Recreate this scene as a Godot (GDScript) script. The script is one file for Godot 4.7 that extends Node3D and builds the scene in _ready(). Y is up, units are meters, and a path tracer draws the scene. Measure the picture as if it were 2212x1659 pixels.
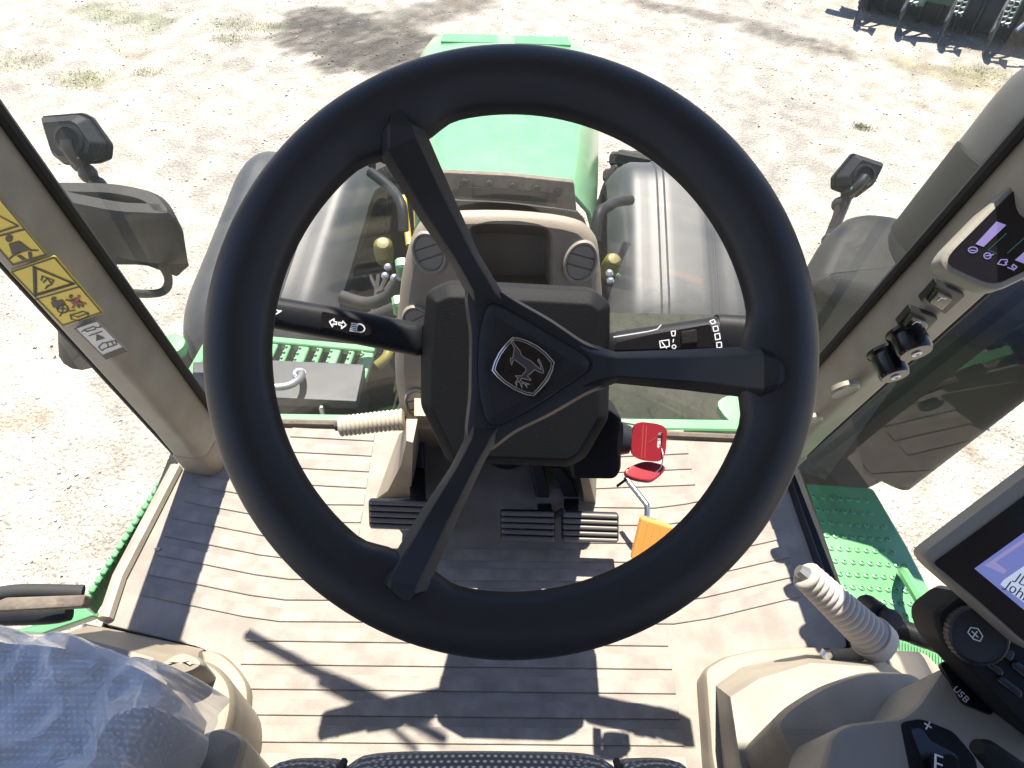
extends Node3D
# Cab of a tractor seen from above the operator's seat. Units are metres, y is up, the tractor points along -z.
# Photo positions are given in pixels of a 2212 x 1659 copy of the photograph and laid on real planes (floor, ground, windscreen ...).

const F := 1.75          # cab floor above the ground
const EYE := 1.1         # camera above the cab floor
const FOCAL := 1500.0    # in pixels of that copy
const SUN_EL := 67.0
const SUN_AZ := 2.0        # the sun stands ahead of the tractor, a little to its left
var cam_pos := Vector3(0, F + EYE, 0)
var cam_basis := Basis.from_euler(Vector3(deg_to_rad(-48.0), deg_to_rad(-2.2), deg_to_rad(2.5)))
var M := {}
var tractor: Node3D
var taken := {}

func _ready() -> void:
	var cam := Camera3D.new()
	cam.name = "camera"
	cam.fov = rad_to_deg(2.0 * atan(829.5 / FOCAL))
	cam.near = 0.02
	cam.far = 400.0
	cam.transform = Transform3D(cam_basis, cam_pos)
	add_child(cam)
	cam.current = true
	var env := Environment.new()
	env.background_mode = Environment.BG_SKY
	var sm := ProceduralSkyMaterial.new()
	sm.sky_top_color = Color(0.44, 0.58, 0.84)
	sm.sky_horizon_color = Color(0.92, 0.94, 0.95)
	sm.sky_curve = 0.22
	sm.ground_bottom_color = Color(0.45, 0.43, 0.40)
	sm.ground_horizon_color = Color(0.70, 0.70, 0.68)
	sm.sky_energy_multiplier = 0.74
	var sky := Sky.new()
	sky.sky_material = sm
	env.sky = sky
	env.tonemap_mode = Environment.TONE_MAPPER_LINEAR
	env.tonemap_exposure = 3.1
	env.sdfgi_enabled = true
	env.ssao_enabled = true
	env.ssil_enabled = true
	var we := WorldEnvironment.new()
	we.name = "world_environment"
	we.environment = env
	add_child(we)
	var sun := DirectionalLight3D.new()
	sun.name = "sun"
	sun.light_energy = 1.5
	sun.light_color = Color(1.0, 0.968, 0.912)
	sun.light_angular_distance = 0.5
	sun.shadow_enabled = true
	var el := deg_to_rad(SUN_EL)
	var az := deg_to_rad(SUN_AZ)
	var to_sun := Vector3(-sin(az) * cos(el), sin(el), -cos(az) * cos(el))
	sun.look_at_from_position(to_sun * 30.0, Vector3.ZERO, Vector3.FORWARD)
	add_child(sun)
	make_materials()
	build_ground()
	build_tractor()
	build_cab()
	build_console()
	build_wheel()
	build_pedals()
	build_seats()
	build_right_side()
	build_implement()

# ---------------------------------------------------------------- pixels to places
func ray(x: float, y: float) -> Vector3:
	return cam_basis * Vector3((x - 1106.0) / FOCAL, (829.5 - y) / FOCAL, -1.0)
func at_d(x: float, y: float, d: float) -> Vector3:          # distance along the view axis
	return cam_pos + ray(x, y) * d
func at_y(x: float, y: float, h: float) -> Vector3:          # on a level h above the cab floor
	var r := ray(x, y)
	return cam_pos + r * ((F + h - cam_pos.y) / r.y)
func at_z(x: float, y: float, ahead: float) -> Vector3:      # on an upright plane ahead of the camera
	var r := ray(x, y)
	return cam_pos + r * (-ahead / r.z)
func at_x(x: float, y: float, side: float) -> Vector3:       # on an upright plane to the side
	var r := ray(x, y)
	return cam_pos + r * (side / r.x)
func frame(o: Vector3, n: Vector3, up := Vector3.UP) -> Transform3D:
	var z := n.normalized()
	var x := up.cross(z).normalized()
	return Transform3D(Basis(x, z.cross(x), z), o)
func facing(x: float, y: float, d: float) -> Transform3D:    # a plane square to the view at a depth
	return Transform3D(cam_basis, at_d(x, y, d))
func onp(t: Transform3D, x: float, y: float) -> Vector3:
	var r := ray(x, y)
	return cam_pos + r * ((t.origin - cam_pos).dot(t.basis.z) / r.dot(t.basis.z))
func on2(t: Transform3D, pts: Array) -> PackedVector2Array:
	var out := PackedVector2Array()
	for p in pts:
		var q := t.affine_inverse() * onp(t, p[0], p[1])
		out.append(Vector2(q.x, q.y))
	return out
func lift(t: Transform3D, h: float) -> Transform3D:
	return Transform3D(t.basis, t.origin + t.basis.z * h)

# ---------------------------------------------------------------- mesh collecting
class MB:
	var v := PackedVector3Array()
	var uv := PackedVector2Array()
	var col := PackedColorArray()
	func tri(a: Vector3, b: Vector3, c: Vector3) -> void:
		v.append(a); v.append(b); v.append(c)
	func quad(a: Vector3, b: Vector3, c: Vector3, d: Vector3) -> void:
		tri(a, b, c); tri(a, c, d)
	func loft(rings: Array, closed := true, cap0 := true, cap1 := true) -> void:
		for i in rings.size() - 1:
			var a: PackedVector3Array = rings[i]
			var b: PackedVector3Array = rings[i + 1]
			var n := a.size()
			for j in (n if closed else n - 1):
				var k := (j + 1) % n
				quad(a[j], a[k], b[k], b[j])
		if cap0: fan(rings[0], true)
		if cap1: fan(rings[rings.size() - 1], false)
	func fan(r: PackedVector3Array, flip: bool) -> void:
		var c := Vector3.ZERO
		for p in r: c += p
		c /= r.size()
		for j in r.size():
			var k := (j + 1) % r.size()
			if flip: tri(c, r[k], r[j])
			else: tri(c, r[j], r[k])
	func box(t: Transform3D, s: Vector3, bevel := 0.0) -> void:      # centred box, bevelled all round
		var h := s * 0.5
		if bevel <= 0.0:
			var q := []
			for k in 8: q.append(t * Vector3(h.x if k & 1 else -h.x, h.y if k & 2 else -h.y, h.z if k & 4 else -h.z))
			quad(q[4], q[5], q[7], q[6]); quad(q[1], q[0], q[2], q[3]); quad(q[5], q[1], q[3], q[7])
			quad(q[0], q[4], q[6], q[2]); quad(q[6], q[7], q[3], q[2]); quad(q[0], q[1], q[5], q[4])
			return
		var b: float = min(bevel, min(h.x, min(h.y, h.z)) * 0.98)
		var p := PackedVector2Array([Vector2(h.x, -h.y + b), Vector2(h.x, h.y - b), Vector2(h.x - b, h.y), Vector2(-h.x + b, h.y), Vector2(-h.x, h.y - b), Vector2(-h.x, -h.y + b), Vector2(-h.x + b, -h.y), Vector2(h.x - b, -h.y)])
		prism(t, p, -h.z, h.z, b * 0.9, b * 0.9, 1)
	func tube(path: PackedVector3Array, rad, sides := 12, caps := true, flat := 1.0) -> void:
		var rings := []
		var n := path.size()
		var side := Vector3.ZERO
		for i in n:
			var d := (path[min(i + 1, n - 1)] - path[max(i - 1, 0)]).normalized()
			if side == Vector3.ZERO:
				side = d.cross(Vector3.UP if absf(d.y) < 0.9 else Vector3.RIGHT).normalized()
			side = (side - d * side.dot(d)).normalized()
			var up := d.cross(side)
			var rr: float = rad[i] if rad is Array or rad is PackedFloat32Array else rad
			var r := PackedVector3Array()
			for k in sides:
				var a := TAU * k / sides
				r.append(path[i] + (side * cos(a) + up * sin(a) * flat) * rr)
			rings.append(r)
		loft(rings, true, caps, caps)
	func lathe(t: Transform3D, prof: Array, sides := 24, caps := true) -> void:   # profile of [radius, height along z]
		var rings := []
		for p in prof:
			var r := PackedVector3Array()
			for k in sides:
				var a := TAU * k / sides
				r.append(t * Vector3(cos(a) * p[0], sin(a) * p[0], p[1]))
			rings.append(r)
		loft(rings, true, caps, caps)
	func flat_poly(t: Transform3D, poly_in: PackedVector2Array, z := 0.0) -> void:
		var large := PackedVector2Array()
		var poly := PackedVector2Array()
		for q in poly_in:
			if poly.is_empty() or (poly[poly.size() - 1].distance_to(q) > 1e-6 and poly[0].distance_to(q) > 1e-6): poly.append(q)
		for q in poly: large.append((q - poly[0]) * 1000.0)
		var idx := Geometry2D.triangulate_polygon(large)
		if idx.is_empty():                                        # nearly degenerate outline: a fan round its middle
			var c := Vector2.ZERO
			for q in poly: c += q / poly.size()
			var r := PackedVector3Array()
			for q in poly: r.append(t * Vector3(q.x, q.y, z))
			fan(r, MB.area(poly) < 0.0)
			return
		for i in range(0, idx.size(), 3):
			var a := poly[idx[i]]; var b := poly[idx[i + 1]]; var c := poly[idx[i + 2]]
			if (b - a).cross(c - a) < 0.0:
				var s := b; b = c; c = s
			tri(t * Vector3(a.x, a.y, z), t * Vector3(b.x, b.y, z), t * Vector3(c.x, c.y, z))
	func prism(t: Transform3D, poly_in: PackedVector2Array, z0: float, z1: float, bevel := 0.0, back_bevel := 0.0, steps := 2) -> void:
		var poly := poly_in.duplicate()
		if MB.area(poly) < 0.0: poly.reverse()
		var lv := []
		if back_bevel > 0.0: lv.append([z0, back_bevel]); lv.append([z0 + back_bevel, 0.0])
		else: lv.append([z0, 0.0])
		if bevel > 0.0:
			for k in steps + 1:
				var a := PI * 0.5 * k / steps
				lv.append([z1 - bevel + bevel * sin(a), bevel * (1.0 - cos(a))])
		else: lv.append([z1, 0.0])
		var rings := []
		var last: PackedVector2Array
		var first: PackedVector2Array
		for l in lv:
			var q := MB.inset(poly, l[1])
			if rings.is_empty(): first = q
			last = q
			var r := PackedVector3Array()
			for p in q: r.append(t * Vector3(p.x, p.y, l[0]))
			rings.append(r)
		loft(rings, true, false, false)
		flat_poly(t, last, z1)
		var n := v.size()
		flat_poly(t, first, z0)
		for i in range(n, v.size(), 3):
			var s := v[i + 1]; v[i + 1] = v[i + 2]; v[i + 2] = s
	func stroke(t: Transform3D, pts: PackedVector2Array, w: float, closed := false, z := 0.0) -> void:
		var n := pts.size()
		for i in (n if closed else n - 1):
			var a := pts[i]; var b := pts[(i + 1) % n]
			var d := (b - a)
			if d.length() < 1e-7: continue
			d = d.normalized()
			var s := Vector2(-d.y, d.x) * w * 0.5
			a -= d * w * 0.35; b += d * w * 0.35
			quad(t * Vector3(a.x - s.x, a.y - s.y, z), t * Vector3(b.x - s.x, b.y - s.y, z), t * Vector3(b.x + s.x, b.y + s.y, z), t * Vector3(a.x + s.x, a.y + s.y, z))
	func ball(c: Vector3, r: Vector3, n := 10) -> void:
		var rings := []
		for i in range(1, n):
			var a := PI * i / n
			var q := PackedVector3Array()
			for k in n * 2:
				var b := TAU * k / (n * 2)
				q.append(c + Vector3(sin(a) * cos(b) * r.x, cos(a) * r.y, -sin(a) * sin(b) * r.z))
			rings.append(q)
		rings.reverse()
		loft(rings)
	func grid(nu: int, nv: int, f: Callable) -> void:        # an open sheet, f(u, v) in 0..1
		for i in nu:
			for j in nv:
				quad(f.call(float(i) / nu, float(j) / nv), f.call(float(i + 1) / nu, float(j) / nv), f.call(float(i + 1) / nu, float(j + 1) / nv), f.call(float(i) / nu, float(j + 1) / nv))
	static func area(p: PackedVector2Array) -> float:
		var a := 0.0
		for i in p.size(): a += p[i].cross(p[(i + 1) % p.size()])
		return a * 0.5
	static func inset(p: PackedVector2Array, d: float) -> PackedVector2Array:   # counter-clockwise polygon
		if d == 0.0: return p
		var out := PackedVector2Array()
		var n := p.size()
		for i in n:
			var e0 := (p[i] - p[(i + n - 1) % n]).normalized()
			var e1 := (p[(i + 1) % n] - p[i]).normalized()
			var n0 := Vector2(-e0.y, e0.x); var n1 := Vector2(-e1.y, e1.x)
			var m := (n0 + n1)
			var k: float = d / max(0.35, 1.0 + n0.dot(n1))
			out.append(p[i] + m * k)
		for pass_no in 4:                                     # edges that the offset turned round collapse
			for i in n:
				var j := (i + 1) % n
				if (out[j] - out[i]).dot(p[j] - p[i]) < 0.0:
					var c := (out[i] + out[j]) * 0.5
					out[i] = c; out[j] = c
		return out

func rounded(p: PackedVector2Array, r: float, n := 4) -> PackedVector2Array:
	var out := PackedVector2Array()
	var m := p.size()
	for i in m:
		var a := p[(i + m - 1) % m]; var b := p[i]; var c := p[(i + 1) % m]
		var ra: float = min(r, (a - b).length() * 0.45)
		var rc: float = min(r, (c - b).length() * 0.45)
		var s := b + (a - b).normalized() * ra
		var e := b + (c - b).normalized() * rc
		for k in n + 1:
			var t := float(k) / n
			out.append(s.lerp(b, t).lerp(b.lerp(e, t), t))
	return out
func curve(p: PackedVector3Array, n := 6) -> PackedVector3Array:   # smooth line through points
	var out := PackedVector3Array()
	for i in p.size() - 1:
		var a := p[max(i - 1, 0)]; var b := p[i]; var c := p[i + 1]; var d := p[min(i + 2, p.size() - 1)]
		for k in n: out.append(b.cubic_interpolate(c, a, d, float(k) / n))
	out.append(p[p.size() - 1])
	return out
func curve2(p: PackedVector2Array, n := 5, closed := false) -> PackedVector2Array:
	var out := PackedVector2Array()
	var m := p.size()
	for i in (m if closed else m - 1):
		var a := p[(i + m - 1) % m] if closed else p[max(i - 1, 0)]
		var d := p[(i + 2) % m] if closed else p[min(i + 2, m - 1)]
		for k in n: out.append(p[i].cubic_interpolate(p[(i + 1) % m], a, d, float(k) / n))
	if not closed: out.append(p[m - 1])
	return out
func v3(a: Array) -> PackedVector3Array:
	return PackedVector3Array(a)

# ---------------------------------------------------------------- nodes
func numbered(called: String) -> String:
	if not taken.has(called):
		taken[called] = 0
		return called
	taken[called] += 1
	return "%s_%03d" % [called, taken[called]]
func base_of(n: Node) -> Vector3:
	var p := Vector3.ZERO
	while n is Node3D and n != self:
		p += n.position
		n = n.get_parent()
	return p
func thing(called: String, label: String, category: String, at := Vector3.ZERO, group := "") -> Node3D:
	var o := Node3D.new()
	o.name = numbered(called)
	o.position = at
	o.set_meta("label", label)
	o.set_meta("category", category)
	if group != "": o.set_meta("group", group)
	add_child(o)
	return o
func obj(mb: MB, called: String, mat: Material, parent: Node = self, crease := 38.0, label := "") -> MeshInstance3D:
	var o := MeshInstance3D.new()
	o.name = numbered(called) if parent == self else called
	o.mesh = build(mb, crease, base_of(parent))
	o.material_override = mat
	parent.add_child(o, true)
	if label != "": o.set_meta("label", label)
	return o
func build(mb: MB, crease: float, off := Vector3.ZERO) -> ArrayMesh:
	var v := mb.v
	var nt := v.size() / 3
	var fn := PackedVector3Array()
	fn.resize(nt)
	var vol := 0.0
	var c := Vector3.ZERO
	for p in v: c += p
	c /= max(1, v.size())
	for i in nt:
		var a := v[i * 3] - c; var b := v[i * 3 + 1] - c; var d := v[i * 3 + 2] - c
		fn[i] = (b - a).cross(d - a)
		vol += a.dot(b.cross(d))
	var flip := vol < 0.0 and mb.uv.is_empty()
	var near := {}
	for i in nt * 3:
		var key := Vector3i((v[i] * 20000.0).round())
		if near.has(key): near[key].append(i / 3)
		else: near[key] = [i / 3]
	var cosl := cos(deg_to_rad(crease))
	var vv := PackedVector3Array(); var nn := PackedVector3Array(); var uu := PackedVector2Array(); var cc := PackedColorArray()
	vv.resize(nt * 3); nn.resize(nt * 3)
	var has_uv := mb.uv.size() == v.size()
	var has_col := mb.col.size() == v.size()
	if has_uv: uu.resize(nt * 3)
	if has_col: cc.resize(nt * 3)
	for i in nt:
		var f := fn[i]
		var fu := f.normalized()
		for k in 3:
			var src := i * 3 + k
			var s := f
			for j in near[Vector3i((v[src] * 20000.0).round())]:
				if j != i and fn[j].normalized().dot(fu) > cosl: s += fn[j]
			var dst := i * 3 + (k if flip else ((3 - k) % 3))
			vv[dst] = v[src] - off
			nn[dst] = s.normalized() * (-1.0 if flip else 1.0)
			if has_uv: uu[dst] = mb.uv[src]
			if has_col: cc[dst] = mb.col[src]
	var arr := []
	arr.resize(Mesh.ARRAY_MAX)
	arr[Mesh.ARRAY_VERTEX] = vv
	arr[Mesh.ARRAY_NORMAL] = nn
	if has_uv: arr[Mesh.ARRAY_TEX_UV] = uu
	if has_col: arr[Mesh.ARRAY_COLOR] = cc
	var am := ArrayMesh.new()
	am.add_surface_from_arrays(Mesh.PRIMITIVE_TRIANGLES, arr)
	return am
func structure(o: Node) -> void:
	o.set_meta("kind", "structure")
func plate(called: String, mat: Material, parent: Node, t: Transform3D, pts: Array, thick: float, bevel := 0.002, radius := 0.0, label := "") -> MeshInstance3D:
	var mb := MB.new()                         # front face on the plane t, its body behind it
	var poly := on2(t, pts)
	if radius > 0.0: poly = rounded(poly, radius)
	mb.prism(t, poly, -thick, 0.0, bevel)
	return obj(mb, called, mat, parent, 38.0, label)
func level(called: String, mat: Material, parent: Node, h1: float, h0: float, pts: Array, bevel := 0.006, radius := 0.01, label := "") -> MeshInstance3D:
	var t := frame(Vector3(0, F + h1, 0), Vector3.UP, Vector3.FORWARD)   # a block with a level top h1 above the floor
	return plate(called, mat, parent, t, pts, h1 - h0, bevel, radius, label)
func bar_rings(st: Array, power := 2.6, sides := 20) -> Array:      # stations of [edge, edge, half thickness towards the eye]
	var rings := []
	for s in st:
		var c: Vector3 = (s[0] + s[1]) * 0.5
		var u: Vector3 = (s[0] - s[1]) * 0.5
		var n: Vector3 = cam_basis.z * s[2]
		var r := PackedVector3Array()
		for k in sides:
			var a := TAU * k / sides
			var x := signf(cos(a)) * pow(absf(cos(a)), 2.0 / power)
			var y := signf(sin(a)) * pow(absf(sin(a)), 2.0 / power)
			r.append(c + u * x + n * y)
		rings.append(r)
	return rings

# ---------------------------------------------------------------- materials
func noise_image(size: int, freq: float, octaves: int, lo: float, hi: float, rseed: int) -> Image:
	var n := FastNoiseLite.new()
	n.seed = rseed
	n.frequency = freq
	n.fractal_octaves = octaves
	n.noise_type = FastNoiseLite.TYPE_SIMPLEX_SMOOTH
	var im := n.get_seamless_image(size, size)
	im.convert(Image.FORMAT_RGB8)
	for y in size:
		for x in size:
			var g := im.get_pixel(x, y).r
			g = lo + (hi - lo) * clampf((g - 0.15) / 0.7, 0.0, 1.0)
			im.set_pixel(x, y, Color(g, g, g))
	return im
func tex(im: Image) -> ImageTexture:
	im.generate_mipmaps()
	return ImageTexture.create_from_image(im)
var tx := {}
func mat(c: Color, rough: float, metal := 0.0, grain := "", scale := 6.0, depth := 0.4, tone := "") -> StandardMaterial3D:
	var m := StandardMaterial3D.new()
	m.albedo_color = c.linear_to_srgb()
	m.roughness = rough
	m.metallic = metal
	m.cull_mode = BaseMaterial3D.CULL_DISABLED
	if grain != "" or tone != "":
		m.uv1_triplanar = true
		m.uv1_world_triplanar = true
		m.uv1_scale = Vector3.ONE * scale
	if grain != "":
		m.normal_enabled = true
		m.normal_texture = tx[grain]
		m.normal_scale = depth
	if tone != "":
		m.albedo_texture = tx[tone]
	return m
func normal_tex(im: Image, k: float) -> ImageTexture:
	var b := im.duplicate()
	b.convert(Image.FORMAT_RGBA8)
	b.bump_map_to_normal_map(k)
	return tex(b)
func make_materials() -> void:
	tx.fine = normal_tex(noise_image(512, 0.22, 2, 0.0, 1.0, 3), 2.0)
	tx.lumpy = normal_tex(noise_image(256, 0.03, 3, 0.0, 1.0, 4), 5.0)
	tx.tone = tex(noise_image(512, 0.005, 6, 0.90, 1.0, 5))
	tx.dirt = tex(noise_image(512, 0.011, 8, 0.84, 1.0, 6))
	var dust := Image.create(512, 512, false, Image.FORMAT_RGB8)      # rubbed, dusty, scratched surface
	dust.copy_from(noise_image(512, 0.006, 7, 0.86, 1.0, 8))
	var rng := RandomNumberGenerator.new()
	rng.seed = 17
	for k in 130:
		var p := Vector2(rng.randf() * 512, rng.randf() * 512)
		var d := Vector2.from_angle(rng.randf() * TAU)
		var g := rng.randf_range(-0.08, 0.12)
		for s in rng.randi_range(8, 60):
			var q := Vector2i(posmod(int(p.x), 512), posmod(int(p.y), 512))
			var e := clampf(dust.get_pixelv(q).r + g, 0.0, 1.0)
			dust.set_pixelv(q, Color(e, e, e))
			p += d
			d = d.rotated(rng.randf_range(-0.05, 0.05))
	tx.dust = tex(dust)
	var weave := Image.create(64, 64, false, Image.FORMAT_RGB8)       # knitted seat cloth
	var wh := Image.create(64, 64, false, Image.FORMAT_RGB8)
	for y in 64:
		for x in 64:
			var row := y / 16
			var u := fposmod(x + (8.0 if row % 2 else 0.0), 16.0) - 7.5
			var w := fposmod(y, 16) - 7.5
			var r := sqrt(u * u / 26.0 + w * w / 15.0)
			var on := clampf(1.35 - r, 0.0, 1.0)
			var g := lerpf(0.36, 1.0, on * on * (3.0 - 2.0 * on))
			weave.set_pixel(x, y, Color(g, g, g))
			wh.set_pixel(x, y, Color(on, on, on))
	tx.weave = tex(weave)
	tx.weave_bump = normal_tex(wh, 5.0)
	tx.gravel = tex(gravel_image())
	tx.gravel_bump = normal_tex(noise_image(512, 0.09, 4, 0.0, 1.0, 21), 8.0)
	M.black = mat(Color(0.011, 0.012, 0.015), 0.46, 0.0, "fine", 6.0, 0.2)
	M.rim = mat(Color(0.012, 0.013, 0.017), 0.44, 0.0, "fine", 7.0, 0.18)
	M.rim.roughness = 0.52
	M.rim.roughness_texture = tx.dust
	M.black.roughness = 0.54
	M.black.roughness_texture = tx.dust
	M.stalk = mat(Color(0.011, 0.012, 0.015), 0.5, 0.0, "fine", 6.0, 0.2)
	M.stalk.metallic_specular = 0.3
	M.gloss = mat(Color(0.008, 0.008, 0.010), 0.16)
	M.cowl = mat(Color(0.014, 0.0145, 0.016), 0.6, 0.0, "fine", 5.0, 0.3)
	M.cowl.metallic_specular = 0.25
	M.under = mat(Color(0.026, 0.030, 0.020), 0.7, 0.0, "lumpy", 2.0, 0.5, "dirt")
	M.under.metallic_specular = 0.3
	M.dark_plastic = mat(Color(0.018, 0.020, 0.021), 0.50, 0.0, "fine", 3.0, 0.3, "dust")
	M.dark_plastic.metallic_specular = 0.28
	M.fender = mat(Color(0.052, 0.056, 0.058), 0.46, 0.0, "fine", 2.2, 0.10, "dust")
	M.fender.metallic_specular = 0.42
	M.rubber = mat(Color(0.02, 0.02, 0.02), 0.8)
	M.tyre = mat(Color(0.035, 0.033, 0.030), 0.85, 0.0, "lumpy", 5.0, 0.5, "dirt")
	M.beige = mat(Color(0.300, 0.258, 0.198), 0.55, 0.0, "fine", 4.0, 0.25, "tone")
	M.beige_light = mat(Color(0.325, 0.292, 0.232), 0.5, 0.0, "fine", 4.0, 0.2, "tone")
	M.vent = mat(Color(0.25, 0.232, 0.195), 0.5, 0.0, "fine", 5.0, 0.2)
	M.mat = mat(Color(0.325, 0.288, 0.248), 0.72, 0.0, "fine", 3.5, 0.35, "dust")
	M.rib = mat(Color(0.325, 0.288, 0.248), 0.68, 0.0, "fine", 3.5, 0.35, "dirt")
	M.green = mat(Color(0.12, 0.34, 0.145), 0.32, 0.0, "", 2.0, 0.0, "tone")
	M.green.clearcoat_enabled = true
	M.green.clearcoat = 0.6
	M.green.clearcoat_roughness = 0.25
	M.hood = mat(Color(0.12, 0.34, 0.145), 0.3, 0.0, "fine", 3.0, 0.05, "tone")
	M.hood.metallic_specular = 0.9
	M.hood.clearcoat_enabled = true
	M.hood.clearcoat = 1.0
	M.hood.clearcoat_roughness = 0.22
	M.yellow = mat(Color(0.62, 0.42, 0.03), 0.5)
	M.olive = mat(Color(0.17, 0.15, 0.025), 0.5, 0.0, "", 3.0, 0.0, "dirt")
	M.steel = mat(Color(0.56, 0.56, 0.57), 0.28, 1.0)
	M.dull_steel = mat(Color(0.35, 0.35, 0.36), 0.45, 0.9, "fine", 20.0, 0.3)
	M.red = mat(Color(0.27, 0.012, 0.022), 0.42)
	M.orange = mat(Color(0.82, 0.33, 0.075), 0.5)
	M.grey_boot = mat(Color(0.40, 0.37, 0.33), 0.6)
	M.cream_boot = mat(Color(0.48, 0.43, 0.34), 0.6)
	M.cloth = mat(Color(0.74, 0.74, 0.72), 0.9, 0.0, "weave_bump", 40.0, 0.4, "weave")
	M.decal_yellow = mat(Color(0.72, 0.55, 0.045), 0.4)
	M.decal_white = mat(Color(0.62, 0.62, 0.60), 0.4)
	M.ink = mat(Color(0.03, 0.022, 0.02), 0.5)
	M.red_ink = mat(Color(0.35, 0.05, 0.03), 0.5)
	M.white_ink = mat(Color(0.72, 0.74, 0.78), 0.5)
	M.silver = mat(Color(0.62, 0.63, 0.66), 0.3, 0.8)
	M.badge = mat(Color(0.075, 0.078, 0.085), 0.4, 0.4)
	M.rust = mat(Color(0.16, 0.13, 0.10), 0.8, 0.0, "lumpy", 4.0, 0.5, "dirt")
	M.glass = StandardMaterial3D.new()
	M.glass.albedo_color = Color(0.84, 0.88, 0.86, 0.075)
	M.glass.transparency = BaseMaterial3D.TRANSPARENCY_ALPHA
	M.glass.roughness = 0.02
	M.glass.cull_mode = BaseMaterial3D.CULL_DISABLED
	M.clear_glass = M.glass.duplicate()
	M.clear_glass.albedo_color = Color(0.70, 0.76, 0.72, 0.02)
	M.wrap = StandardMaterial3D.new()
	M.wrap.albedo_color = Color(0.90, 0.91, 0.93, 0.48)
	M.wrap.transparency = BaseMaterial3D.TRANSPARENCY_ALPHA
	M.wrap.roughness = 0.12
	M.wrap.cull_mode = BaseMaterial3D.CULL_DISABLED
	M.screen = mat(Color(0.01, 0.01, 0.014), 0.12)
	M.lilac_glow = glow(Color(0.24, 0.20, 0.44), 0.36)
	M.blue_glow = glow(Color(0.14, 0.17, 0.42), 0.34)
	M.pale_glow = glow(Color(0.50, 0.58, 0.78), 0.30)
	M.teal_glow = glow(Color(0.01, 0.05, 0.04), 0.5)
func glow(c: Color, e: float) -> StandardMaterial3D:
	var m := mat(c * 0.2, 0.3)
	m.emission_enabled = true
	m.emission = c.linear_to_srgb()
	m.emission_energy_multiplier = e
	return m
func gravel_image() -> Image:
	var n := 1024
	var im := noise_image(n, 0.09, 5, 0.80, 1.0, 11)
	var big := noise_image(n, 0.006, 5, 0.80, 1.0, 12)
	var rng := RandomNumberGenerator.new()
	rng.seed = 5
	for y in n:
		for x in n:
			var g := im.get_pixel(x, y).r * big.get_pixel(x, y).r
			im.set_pixel(x, y, Color(g, g * 0.975, g * 0.93))
	for k in 7000:
		var c := Vector2i(rng.randi() % n, rng.randi() % n)
		var r := rng.randi_range(1, 2)
		var f := rng.randf_range(0.66, 1.12)
		for dy in range(-r, r + 1):
			for dx in range(-r, r + 1):
				if dx * dx + dy * dy <= r * r:
					var q := Vector2i(posmod(c.x + dx, n), posmod(c.y + dy, n))
					var p := im.get_pixelv(q)
					im.set_pixelv(q, Color(p.r * f, p.g * f, p.b * f))
	return im

# ---------------------------------------------------------------- the yard
var stain_noise := FastNoiseLite.new()
var stains := []      # [centre, along, half length, half width, colour, strength]
func stain(x0: float, y0: float, x1: float, y1: float, half_width: float, c: Color, k: float) -> void:
	var a := at_y(x0, y0, -F); var b := at_y(x1, y1, -F)
	var d := Vector2(b.x - a.x, b.z - a.z)
	stains.append([Vector2(a.x + b.x, a.z + b.z) * 0.5, d.normalized(), d.length() * 0.5, half_width, c, k])
func ground_color(x: float, z: float) -> Color:
	var c := Color(0.505, 0.496, 0.472)
	var n1 := stain_noise.get_noise_2d(x * 1.0, z * 1.0)
	var n2 := stain_noise.get_noise_2d(x * 5.0 + 40.0, z * 5.0)
	var n3 := stain_noise.get_noise_2d(x * 16.0 + 90.0, z * 16.0)
	c = c * (0.97 + 0.28 * n1 + 0.11 * n2 + 0.05 * n3)
	var warm := clampf(n1 * 1.6 + n2 * 0.6, 0.0, 1.0)
	c = c.lerp(Color(0.47, 0.43, 0.37), warm * 0.5)
	for s in stains:
		var p: Vector2 = Vector2(x, z) - s[0]
		var u: float = p.dot(s[1]); var w: float = p.cross(s[1])
		var r: float = sqrt(pow(max(0.0, absf(u) - s[2]) / s[3], 2.0) + pow(w / s[3], 2.0))
		r += 0.50 * n2 + 0.40 * n3
		var k := clampf((1.15 - r) * (4.0 if s[4].r < 0.1 else 2.2), 0.0, 1.0) * float(s[5])
		if k > 0.0: c = c.lerp(s[4], clampf(k * (0.8 + 0.6 * n3), 0.0, 1.0))
	return c
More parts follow.
